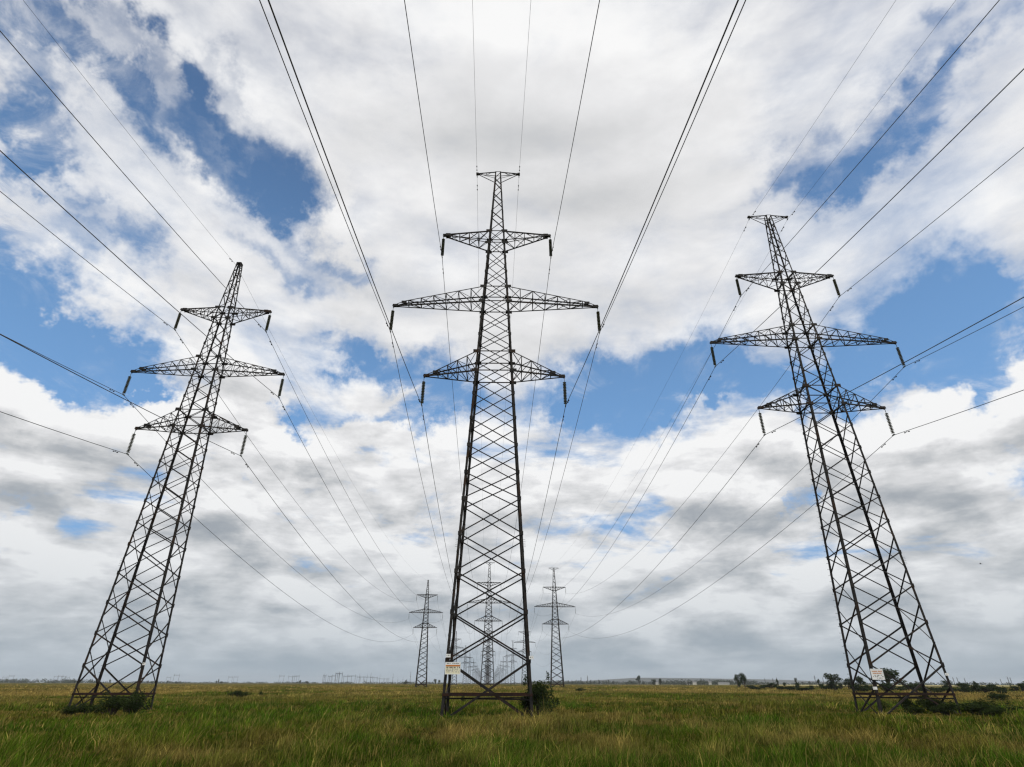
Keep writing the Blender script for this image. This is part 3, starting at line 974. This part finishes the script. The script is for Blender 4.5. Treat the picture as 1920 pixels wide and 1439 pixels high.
plant('bush', K_BUSH[1], (-33.17, 78.26, GZ(-33.17, 78.26) - 0.05), 0.00, (3.20, 1.92, 0.90), 'small dark bush alone in the meadow right of the left pylon', 'bush', 'bushes out in the meadow', ('stems', 'foliage'))
plant('bush', K_BUSH[2], (-4.52, 59.83, GZ(-4.52, 59.83) - 0.05), 2.30, (0.90, 0.54, 0.75), 'small upright bush in the grass behind the left leg of the middle pylon', 'bush', 'bushes out in the meadow', ('stems', 'foliage'))
plant('bush', K_BUSH[0], (55.29, 73.53, GZ(55.29, 73.53) - 0.05), 4.60, (6.50, 3.90, 0.90), 'low dark thicket in the bright grass right of the right pylon', 'bush', 'bushes out in the meadow', ('stems', 'foliage'))
plant('bush', K_BUSH[1], (-34.43, 88.54, GZ(-34.43, 88.54) - 0.05), 6.90, (0.80, 0.48, 0.70), 'tiny upright weed in the meadow, right of the lone dark bush', 'bush', 'bushes out in the meadow', ('stems', 'foliage'))
plant('bush', K_BUSH[2], (14.66, 139.23, GZ(14.66, 139.23) - 0.05), 9.20, (3.00, 1.80, 0.80), 'low bush in the dry grass right of the middle pylon', 'bush', 'bushes out in the meadow', ('stems', 'foliage'))
plant('tree', K_TREE[0], (96.1, 162.7, GZ(96.1, 162.7) - 0.15), 0.00, (10.23, 9.44, 5.38), 'largest dark round tree, behind the board of the right pylon', 'tree', 'dark trees along the right side')
plant('tree', K_TREE[1], (78.2, 155.2, GZ(78.2, 155.2) - 0.15), 0.90, (6.40, 5.90, 4.21), 'broad dark tree just left of the right pylon', 'tree', 'dark trees along the right side')
plant('tree', K_TREE[2], (88.0, 167.2, GZ(88.0, 167.2) - 0.15), 1.80, (3.26, 3.01, 3.16), 'small dark tree touching the left legs of the right pylon', 'tree', 'dark trees along the right side')
plant('tree', K_TREE[0], (90.5, 165.8, GZ(90.5, 165.8) - 0.15), 2.70, (3.96, 3.65, 3.52), 'dark tree seen between the left legs of the right pylon', 'tree', 'dark trees along the right side')
plant('tree', K_TREE[1], (85.3, 241.0, GZ(85.3, 241.0) - 0.15), 3.60, (3.66, 3.38, 5.12), 'narrow dark tree, left one of the pair in the open right of centre', 'tree', 'dark trees along the right side')
plant('tree', K_TREE[2], (78.4, 214.9, GZ(78.4, 214.9) - 0.15), 4.50, (3.73, 3.44, 5.07), 'taller dark tree, right one of the pair in the open right of centre', 'tree', 'dark trees along the right side')
plant('tree', K_TREE[0], (170.1, 852.3, GZ(170.1, 852.3) - 0.15), 5.40, (9.24, 8.53, 12.07), 'lone round tree standing on the horizon right of centre', 'tree', 'dark trees along the right side')
plant('tree', K_TREE[1], (135.5, 605.8, GZ(135.5, 605.8) - 0.15), 6.30, (5.91, 5.46, 5.72), 'left one of two small round trees near the pale sheds', 'tree', 'dark trees along the right side')
plant('tree', K_TREE[2], (140.8, 604.6, GZ(140.8, 604.6) - 0.15), 7.20, (5.90, 5.45, 6.42), 'right one of two small round trees near the pale sheds', 'tree', 'dark trees along the right side')
plant('tree', K_TREE[0], (151.9, 364.7, GZ(151.9, 364.7) - 0.15), 8.10, (1.98, 1.83, 4.30), 'thin upright tree before the pale fields', 'tree', 'dark trees along the right side')
plant('tree', K_TREE[1], (196.5, 441.0, GZ(196.5, 441.0) - 0.15), 9.00, (2.39, 2.21, 5.73), 'slender tree at the right end of the pale fields', 'tree', 'dark trees along the right side')
plant('tree', K_TREE[2], (131.3, 307.4, GZ(131.3, 307.4) - 0.15), 9.90, (3.00, 2.77, 2.18), 'small round bush-like tree before the pale fields', 'tree', 'dark trees along the right side')
plant('tree', K_TREE[0], (171.2, 356.1, GZ(171.2, 356.1) - 0.15), 10.80, (2.70, 2.49, 4.20), 'thin tree left of the broad dark tree', 'tree', 'dark trees along the right side')
plant('tree', K_TREE[1], (128.9, 189.0, GZ(128.9, 189.0) - 0.15), 11.70, (3.69, 3.41, 2.68), 'dark tree behind the right leg of the right pylon', 'tree', 'dark trees along the right side')
plant('tree', K_TREE[2], (119.1, 169.2, GZ(119.1, 169.2) - 0.15), 12.60, (5.14, 4.74, 2.00), 'wide low tree just right of the right pylon', 'tree', 'dark trees along the right side')
plant('tree', K_TREE[0], (121.5, 167.5, GZ(121.5, 167.5) - 0.15), 13.50, (1.64, 1.51, 2.37), 'pointed small tree right of the right pylon', 'tree', 'dark trees along the right side')
for k, (x, y, w, h) in enumerate([
    (72.1, 192.3, 4.6, 1.31), (65.5, 172.1, 4.1, 1.05), (78.6, 200.1, 5.1, 1.26), (80.7, 197.9, 6.1, 1.93), (73.4, 174.9, 5.2, 1.07), (71.0, 163.9, 6.0, 1.07), (85.0, 190.4, 3.4, 1.98), (69.3, 150.7, 5.3, 1.00), (79.3, 169.2, 3.3, 1.36), (78.7, 162.8, 3.1, 1.77), (90.6, 183.8, 3.4, 1.35), (86.2, 169.7, 4.5, 1.26), (96.7, 188.3, 2.8, 1.93), (99.3, 187.9, 4.1, 2.03), (74.2, 136.9, 5.5, 1.74), (80.4, 144.8, 3.4, 1.71), (86.1, 153.1, 5.0, 1.41), (77.2, 133.0, 4.1, 1.88), (89.6, 152.2, 5.0, 2.04), (91.8, 151.4, 5.7, 1.17), (95.7, 155.4, 4.1, 1.61), (99.4, 158.8, 3.8, 1.44), (87.7, 138.2, 5.0, 2.03), (87.4, 133.6, 6.5, 1.21), (84.3, 126.6, 4.1, 1.08), (101.9, 150.4, 3.1, 1.58), (94.3, 137.7, 4.7, 1.12), (90.5, 128.9, 4.3, 1.06), (88.8, 125.6, 3.9, 2.02), (97.8, 134.6, 4.3, 1.73), (95.1, 128.8, 5.7, 1.44), (106.4, 142.2, 4.5, 1.76), (88.1, 115.7, 2.7, 1.16), (94.0, 122.2, 2.7, 1.24), (113.7, 144.9, 3.9, 1.40), (109.0, 137.1, 5.6, 2.04), (110.7, 137.2, 3.9, 1.91)]):
    plant('bush', K_LOW[k % 2], (x, y, GZ(x, y) - 0.1), k * 1.7, (w, w * 0.7, h), 'low dark bush in the hedge-like row crossing the plain at the right', 'bush', 'hedge row at the right', ('stems', 'foliage'))
for k, (x, y, w, h) in enumerate([
    (-385, 835, 3.1, 4.3), (-463, 1010, 3.7, 7.1), (-413, 912, 7.5, 3.4), (-335, 1014, 4.6, 6.2), (-307, 963, 12.4, 4.1), (-112, 938, 7.7, 7.5), (-112, 992, 6.4, 7.0), (-141, 854, 5.5, 6.0), (-140, 852, 12.5, 3.6), (53, 1008, 7.4, 5.2), (59, 991, 5.5, 6.1), (98, 1096, 4.0, 6.7), (81, 852, 5.5, 5.2), (112, 1011, 4.6, 5.2), (123, 990, 3.6, 7.0), (133, 1021, 4.7, 5.3), (146, 1059, 4.9, 7.5), (148, 996, 3.7, 5.2), (153, 1007, 3.7, 8.1), (157, 985, 4.5, 6.0), (184, 1018, 9.3, 4.3), (172, 908, 8.3, 4.7), (206, 995, 4.6, 6.1), (258, 1020, 8.4, 5.3), (242, 875, 19.3, 4.5), (322, 1101, 20.2, 6.8), (318, 1026, 11.3, 6.3), (344, 1083, 7.9, 5.6), (-529, 775, 2.1, 4.0), (-523, 833, 3.8, 5.1), (-459, 807, 3.7, 4.2), (-423, 753, 4.1, 3.2), (-405, 753, 3.5, 3.9), (-429, 819, 6.0, 3.1), (594, 936, 12.0, 5.7), (477, 762, 7.0, 4.0), (438, 962, 5.3, 5.0), (391, 838, 3.8, 5.1)]):
    plant('tree', K_FAR[k % 3], (x, y, GZ(x, y) - 0.2), k * 1.1, (w, w * 0.8, h), 'tiny tree far out on the horizon', 'tree', 'tiny trees on the horizon')

# ------------------------------------------------------------------ meadow grass
def grass():
    def blades(n, r0, r1, az, seg2, hmul=1.0, keep=None, pos=None):
        if pos is None:
            r = np.exp(RNG.uniform(math.log(r0), math.log(r1), n)); a = RNG.uniform(-az, az, n)
            x = r * np.sin(a); y = r * np.cos(a)
            # more than half of the blades stand in tufts
            nc = n // 34
            cid = RNG.integers(0, nc, n); tuft = RNG.random(n) < 0.62
            cr = np.exp(RNG.uniform(math.log(r0), math.log(r1), nc)); ca = RNG.uniform(-az, az, nc)
            sg = (0.05 + 0.0035 * cr[cid]) * RNG.uniform(0.6, 1.5, nc)[cid]
            ox = RNG.normal(0, 1, n) * sg; oy = RNG.normal(0, 1, n) * sg
            x = np.where(tuft, cr[cid] * np.sin(ca[cid]) + ox, x); y = np.where(tuft, cr[cid] * np.cos(ca[cid]) + oy, y)
            tcol = np.where(tuft, RNG.uniform(0.55, 1.5, nc)[cid], RNG.uniform(0.6, 1.1, n))
            thgt = np.where(tuft, RNG.uniform(0.5, 1.5, nc)[cid], 0.75)
            tstraw = np.where(tuft, RNG.random(nc)[cid] < 0.10, False)
            ox = np.where(tuft, ox / sg, 0); oy = np.where(tuft, oy / sg, 0)
            r = np.hypot(x, y)
        else:
            x, y = pos; r = np.hypot(x, y); n = len(x)
        z = ground_z(x, y)
        pn = fbm(x / 2.6, y / 4.2, 4); pm = fbm(x / 1.0 + 50, y / 1.4 + 9, 3); pl = fbm(x / 16 + 7, y / 26 + 3, 3)
        h = (0.06 + 0.30 * sstep(0.30, 0.78, pm)) * RNG.uniform(0.4, 1.2, n) * hmul * thgt
        for (fx, fy) in ((-1.3, 33.6), (24.2, 38.6), (-25.2, 39.6)):                # shorter where the pylon feet stand
            h = h * (1 - 0.80 * np.exp(-((x - fx) / 4.2) ** 2 - ((y - fy) / 4.2) ** 2))
        far = sstep(45, 120, r)
        straw = sstep(0.55, 0.70, pn * 0.65 + pl * 0.35 + 0.06 * far) * 0.6
        straw = np.maximum(straw, 0.85 * far * sstep(0.34, 0.52, pl))
        straw = np.where(tstraw, np.maximum(straw, 0.65), straw)
        straw = np.where(RNG.random(n) < 0.05, np.maximum(straw, 0.8), straw)
        # long pale tussocks by the middle pylon and a straw mound at the left
        for (cx, cy, rx, ry, k) in ((0.6, 27.0, 2.4, 1.8, 1.0), (-0.9, 31.5, 1.6, 1.2, 0.9), (-6.2, 28.5, 2.2, 1.6, 0.55), (-14.2, 29.5, 1.5, 0.9, 1.0), (11.0, 26.0, 1.6, 1.2, 0.5), (-3.8, 22.0, 1.5, 1.0, 0.5), (13.0, 19.0, 3.0, 1.5, 0.45), (0.4, 15.5, 2.4, 0.8, 0.5)):
            g = np.exp(-((x - cx) / rx) ** 2 - ((y - cy) / ry) ** 2)
            straw = np.maximum(straw, k * g * RNG.uniform(0.6, 1.0, n)); h = h * (1 + 1.2 * g * (k > 0.8))
        lush = sstep(0.47, 0.60, fbm(x / 4 + 90, y / 4 + 31, 3)) * (1 - far)
        lush = np.maximum(lush, 0.7 * sstep(24, 15, r))
        green = np.array((0.066, 0.102, 0.008)); deep = np.array((0.048, 0.096, 0.007)); olive = np.array((0.088, 0.090, 0.011)); dry = np.array((0.30, 0.215, 0.065))
        o = sstep(0.42, 0.60, pn * 0.5 + pl * 0.5)[:, None]
        c = green * (1 - o) + olive * o
        c = c * (1 - lush[:, None] * 0.8) + deep * lush[:, None] * 0.8
        c = c * (1 - straw[:, None]) + dry * straw[:, None]
        c = c * RNG.uniform(0.45, 1.55, (n, 1)) * ((0.25 + 1.5 * pm) * tcol)[:, None]
        tall = RNG.random(n) < 0.02
        h = np.where(tall, h * 1.5 + 0.12, h)
        c = np.where(tall[:, None], c * 0.4 + np.array((0.24, 0.20, 0.06)) * 0.6, c)
        wd = np.maximum(0.0035, 0.00045 * r) * RNG.uniform(0.6, 1.3, n)
        t = RNG.uniform(0, 2 * math.pi, n); ux = np.cos(t); uy = np.sin(t)
        lean = RNG.uniform(0.05, 0.65, n) * h; la = RNG.normal(0.15, 1.3, n)        # the wind bends most of it to the right
        lx = lean * np.cos(la) + 0.35 * h * ox; ly = lean * np.sin(la) + 0.35 * h * oy
        b0 = np.stack([x - ux * wd, y - uy * wd, z - 0.03], 1); b1 = np.stack([x + ux * wd, y + uy * wd, z - 0.03], 1)
        tip = np.stack([x + lx, y + ly, z + h], 1)
        if not seg2:
            return np.stack([b0, b1, tip], 1).reshape(-1, 3), np.repeat(c, 3, 0), n, 3
        m0 = np.stack([x - ux * wd * 0.75 + lx * 0.32, y - uy * wd * 0.75 + ly * 0.32, z + h * 0.6], 1)
        m1 = np.stack([x + ux * wd * 0.75 + lx * 0.32, y + uy * wd * 0.75 + ly * 0.32, z + h * 0.6], 1)
        return np.stack([b0, b1, m1, m0, tip], 1).reshape(-1, 3), np.repeat(c, 5, 0), n, 5
    V = []; C = []; loops = []; starts = []; base = 0; ls = 0
    for (n, r0, r1, seg2) in [(230000, 11.5, 24.0, True), (230000, 22.0, 60.0, True), (200000, 55.0, 150.0, False), (120000, 140.0, 420.0, False)]:
        v, c, n, k = blades(n, r0, r1, R(50), seg2)
        V.append(v); C.append(c)
        b = base + np.arange(n) * k
        if k == 3:
            L = np.stack([b, b + 1, b + 2], 1)
            loops.append(L.ravel()); starts.append(ls + np.arange(n) * 3); ls += 3 * n
        else:
            L = np.stack([b, b + 1, b + 2, b + 3, b + 3, b + 2, b + 4], 1)
            loops.append(L.ravel()); s = ls + np.arange(n) * 7
            starts.append(np.stack([s, s + 4], 1).ravel()); ls += 7 * n
        base += len(v)
    V = np.concatenate(V); C = np.concatenate(C); loops = np.concatenate(loops); starts = np.concatenate(starts)
    me = bpy.data.meshes.new('grass')
    me.vertices.add(len(V)); me.vertices.foreach_set('co', V.astype(np.float32).ravel())
    me.loops.add(len(loops)); me.loops.foreach_set('vertex_index', loops.astype(np.int32))
    me.polygons.add(len(starts)); me.polygons.foreach_set('loop_start', starts.astype(np.int32))
    at = me.attributes.new('blade_colour', 'FLOAT_COLOR', 'POINT')
    at.data.foreach_set('color', np.concatenate([C, np.ones((len(C), 1))], 1).astype(np.float32).ravel())
    me.update(calc_edges=True)
    m = bpy.data.materials.new('grass_blades'); m.use_nodes = True
    t = m.node_tree; t.nodes.clear(); N = NB(t)
    a = N.n('ShaderNodeAttribute'); a.attribute_name = 'blade_colour'
    d = N.n('ShaderNodeBsdfDiffuse'); tr = N.n('ShaderNodeBsdfTranslucent')
    t.links.new(a.outputs['Color'], d.inputs[0]); t.links.new(a.outputs['Color'], tr.inputs[0])
    mx = N.n('ShaderNodeMixShader'); mx.inputs[0].default_value = 0.35
    t.links.new(d.outputs[0], mx.inputs[1]); t.links.new(tr.outputs[0], mx.inputs[2])
    o = N.n('ShaderNodeOutputMaterial'); t.links.new(mx.outputs[0], o.inputs[0])
    me.materials.append(m)
    ob = bpy.data.objects.new('grass', me); COL.objects.link(ob)
    tag(ob, 'wind-bent meadow grass, green with straw-coloured patches', 'grass', kind='stuff')


grass()

# ------------------------------------------------------------------ far away: hills, tree belt, sheds, substation, other lines
def hill():
    m = MB(); n = 60; vs = []; fs = []
    az = np.linspace(-1.5, 31.0, n)
    prof = np.interp(az, [-1.5, 2, 7, 11, 16, 22, 27, 31], [0, 10, 17, 31, 29, 23, 12, 0]) + 2.0 * (fbm(az * 0.8, az * 0 + 3, 3) - 0.5)
    for dr, k in ((-700, 0.0), (-350, 0.55), (0, 1.0), (400, 0.6), (900, 0.0)):
        for a, p in zip(az, prof):
            r = 3600 + dr
            vs.append((r * math.sin(R(a)), r * math.cos(R(a)), max(p, 0) * k - 0.5 + 0.4))
    for i in range(4):
        for j in range(n - 1): fs.append((i * n + j, i * n + j + 1, (i + 1) * n + j + 1, (i + 1) * n + j))
    m.add(vs, fs)
    o = m.build('hills', noisy('hill_scrub', (0.022, 0.028, 0.020), (0.045, 0.048, 0.030), 0.01))
    tag(o, 'low hazy ridge on the horizon right of the middle pylon', 'hills', kind='structure')


hill()
def pale_field():
    m = MB(); az = np.linspace(22.0, 46.0, 40)
    vs = [(r * math.sin(R(a)), r * math.cos(R(a)), 0.42 + 0.25) for r in (430, 900, 1500) for a in az + (0.5 if r > 600 else 0)]
    n = len(az)
    m.add(vs, [(i * n + j, (i + 1) * n + j, (i + 1) * n + j + 1, i * n + j + 1)[::-1] for i in range(2) for j in range(n - 1)])
    o = m.build('field', noisy('mown_straw', (0.36, 0.30, 0.15), (0.20, 0.19, 0.085), 0.02, 0.95, 0.0))
    tag(o, 'pale mown field beyond the hedge row at the right', 'field', kind='structure')


pale_field()
FBOX = noisy('pale_shed_wall', (0.62, 0.60, 0.52), (0.52, 0.50, 0.44), 0.5)
FROOF = noisy('grey_shed_roof', (0.18, 0.18, 0.18), (0.26, 0.25, 0.24), 0.5)
for x, y, w, h, lab in [
    (218, 956, 4.0, 2.7, 'tiny white shed by two small round trees on the horizon'),
    (261, 945, 6.3, 2.9, 'pale low shed on the horizon, left of the long one'),
    (270, 942, 5.5, 3.0, 'whitish shed on the horizon among far trees'),
    (309, 930, 15.5, 1.9, 'long low pale building left of the pair of dark trees'),
    (291, 936, 3.9, 3.4, 'small pale shed left of the long low pale building'),
]:
    root = empty('shed', (x, y, GZ(x, y)), -math.atan2(x, y))
    m = MB(); m.box((0, 0, h / 2 - 0.3), (w / 2, 4.0, h / 2 + 0.3)); m.build('wall', FBOX, root)
    m = MB(); m.add([(-w / 2 - 0.3, -4.4, h), (w / 2 + 0.3, -4.4, h), (w / 2 + 0.3, 0, h + 1.2), (-w / 2 - 0.3, 0, h + 1.2), (-w / 2 - 0.3, 4.4, h), (w / 2 + 0.3, 4.4, h)], [(0, 1, 2, 3), (3, 2, 5, 4), (0, 3, 4), (1, 5, 2)])
    m.build('roof', FROOF, root)
    tag(root, lab, 'shed', 'pale sheds on the horizon')
def tree_belt():
    rnd = np.random.default_rng(77); lumps = []
    for a0, a1, n, hh, dd in ((-41, -33, 150, 7.5, 1500), (-33, -22, 90, 4.0, 1500), (-22, -14, 70, 4.5, 1500), (-13, -7, 60, 5.0, 1500), (1.5, 14, 170, 7.0, 1250), (14, 21, 110, 8.0, 1100), (21, 42, 140, 5.0, 1300), (-7, 1.5, 60, 4.0, 1700)):
        for a in rnd.uniform(a0, a1, n):
            d = dd * rnd.uniform(0.9, 1.15); h = hh * rnd.uniform(0.4, 1.15)
            lumps.append(((d * math.sin(R(a)), d * math.cos(R(a)), 0.42 + h * 0.42), (rnd.uniform(5, 15), 4.0, h * 0.55)))
    me = leaf_mesh('tree_belt', leaves(26000, lumps, 1.1, rnd), M_FARLEAF)
    o = bpy.data.objects.new('tree_belt', me); COL.objects.link(o)
    tag(o, 'far belt of trees and scrub along the horizon', 'woods', kind='stuff')


tree_belt()
def portal(w, h, bays=1):
    m = MB()
    for k in range(bays + 1):
        x = -w / 2 + w * k / bays
        m.tube([(x - 0.03 * h, 0, -0.3), (x, 0, h)], 0.007 * h, 4); m.tube([(x + 0.03 * h, 0, -0.3), (x, 0, h)], 0.007 * h, 4)
    for z in (0.80, 0.86): m.tube([(-w / 2 - 0.12 * w, 0, h * z), (w / 2 + 0.12 * w, 0, h * z)], 0.006 * h, 4)
    n = 6 * bays
    for k in range(n): m.tube([(-w / 2 + w * k / n, 0, h * (0.80 if k % 2 else 0.86)), (-w / 2 + w * (k + 1) / n, 0, h * (0.86 if k % 2 else 0.80))], 0.006 * h, 4)
    return m


def mast(h):
    m = MB()
    m.tube([(-0.05 * h, 0, -0.3), (0, 0, h)], 0.016 * h, 4); m.tube([(0.05 * h, 0, -0.3), (0, 0, h)], 0.016 * h, 4)
    for z, w in ((0.62, 0.16), (0.78, 0.22), (0.90, 0.13)): m.tube([(-w * h / 2, 0, z * h), (w * h / 2, 0, z * h)], 0.011 * h, 4)
    for k in range(6):
        z0, z1 = 0.12 * k, 0.12 * (k + 1)
        s = 1 if k % 2 else -1
        m.tube([(s * 0.05 * h * (1 - z0), 0, z0 * h), (-s * 0.05 * h * (1 - z1), 0, z1 * h)], 0.008 * h, 4)
    return m


for kind, x, y, h in [('portal', -1306, 1644, 15.5), ('portal', -1296, 1652, 18.7), ('portal', -1220, 1709, 17.7), ('portal', -1213, 1714, 19.4), ('portal', -1207, 1719, 17.8), ('portal', -1200, 1723, 16.3), ('portal', -994, 1850, 17.5), ('portal', -977, 1859, 24.6), ('portal', -847, 1922, 19.9), ('portal', -833, 1928, 20.0), ('portal', -712, 1975, 24.2), ('portal', -687, 1984, 22.5), ('portal', -676, 1988, 22.5), ('portal', -670, 1990, 24.4), ('mast', 163, 1491, 15.5), ('mast', 178, 1489, 18.3), ('mast', 554, 1394, 13.2), ('mast', 569, 1388, 13.1), ('mast', 577, 1385, 14.4), ('mast', 645, 1354, 17.9), ('mast', 659, 1348, 14.0), ('mast', 855, 1233, 14.0), ('mast', 860, 1229, 13.9), ('mast', 869, 1222, 12.7), ('mast', 913, 1190, 11.2), ('mast', 922, 1183, 14.5), ('mast', 925, 1181, 13.4)]:
    o = (portal(h * 0.55, h) if kind == 'portal' else mast(h)).build('distant_pylon', M_STEEL)
    o.location = (x, y, GZ(x, y)); o.rotation_euler = (0, 0, -math.atan2(x, y))
    if kind == 'portal': tag(o, 'faint portal pylon of another line on the left horizon', 'pylon', 'faint portal pylons on the left horizon')
    else: tag(o, 'faint thin pylon of another line on the right horizon', 'pylon', 'faint pylons on the right horizon')
for k, (x, y, w, h) in enumerate([(-337, 1149, 4.8, 15.2), (-312, 1095, 5.5, 13.4), (-314, 1128, 5.6, 14.9), (-313, 1146, 6.7, 19.5), (-306, 1141, 5.7, 19.4), (-299, 1164, 13.6, 14.3), (-291, 1160, 13.5, 15.3), (-277, 1170, 11.7, 13.2), (-243, 1086, 12.7, 12.3), (-243, 1128, 11.3, 11.7), (-233, 1135, 11.3, 9.6), (-214, 1096, 7.3, 9.3)]):
    o = portal(w, h, 1 + k % 2).build('substation_gantry', M_STEEL)
    o.location = (x, y, GZ(x, y)); o.rotation_euler = (0, 0, -math.atan2(x, y))
    tag(o, 'grey steel gantry in the substation left of the pointed far pylon', 'gantry', 'gantries of the far substation')
for x, y, h in [(-253, 1061, 16.0), (-259, 1144, 16.2), (-256, 1160, 18.6), (-236, 1144, 15.1), (-213, 1101, 10.4), (-212, 1141, 17.2), (-196, 1103, 10.4), (-195, 1148, 11.9), (-175, 1104, 19.8), (-329, 1121, 16.9)]:
    m = MB(); m.tube([(0, 0, -0.3), (0, 0, 0.6 * h), (0, 0, h)], [0.022 * h, 0.014 * h, 0.006 * h], 5); m.tube([(-0.06 * h, 0, 0.6 * h), (0.06 * h, 0, 0.6 * h)], 0.007 * h, 4)
    o = m.build('lightning_mast', M_STEEL); o.location = (x, y, GZ(x, y))
    tag(o, 'slim mast rising from the far substation', 'mast', 'masts of the far substation')

b = MB()
b.tube([(0, -0.13, 0.0), (0, -0.08, 0.01), (0, 0.0, 0.0), (0, 0.08, 0.015), (0, 0.12, 0.02)], [0.012, 0.03, 0.04, 0.026, 0.008], 8)
for s in (-1, 1):
    b.add([(s * 0.02, 0.05, 0.02), (s * 0.13, 0.06, 0.055), (s * 0.24, -0.02, 0.03), (s * 0.12, -0.03, 0.05), (s * 0.02, -0.05, 0.02),
           (s * 0.02, 0.05, 0.008), (s * 0.13, 0.06, 0.047), (s * 0.24, -0.02, 0.026), (s * 0.12, -0.03, 0.042), (s * 0.02, -0.05, 0.008)],
          [(0, 1, 2, 3, 4), (9, 8, 7, 6, 5), (0, 5, 6, 1), (1, 6, 7, 2), (2, 7, 8, 3), (3, 8, 9, 4)])
b.add([(-0.012, -0.12, 0), (0.012, -0.12, 0), (0.04, -0.21, 0), (-0.04, -0.21, 0), (0, -0.15, 0.012)], [(0, 1, 2, 3), (0, 4, 1), (1, 4, 2), (2, 4, 3), (3, 4, 0)])
o = b.build('bird', M_BIRD)
o.location = (58.94, 73.29, 15.00); o.rotation_euler = (0.1, 0.25, 0.9)
tag(o, 'tiny dark bird flying right of the right pylon', 'bird')
m = MB(); m.box((0, 0, 21.2), (6100, 6100, 23.0))
hz = m.build('haze', bpy.data.materials.new('thin_haze'))
hm = hz.data.materials[0]; hm.use_nodes = True
t = hm.node_tree; t.nodes.clear()
vol = t.nodes.new('ShaderNodeVolumePrincipled')
vol.inputs['Color'].default_value = (0.86, 0.90, 0.95, 1)
vol.inputs['Density'].default_value = 0.00012
o = t.nodes.new('ShaderNodeOutputMaterial'); t.links.new(vol.outputs[0], o.inputs['Volume'])
tag(hz, 'thin bluish haze over the plain', 'haze', kind='stuff')
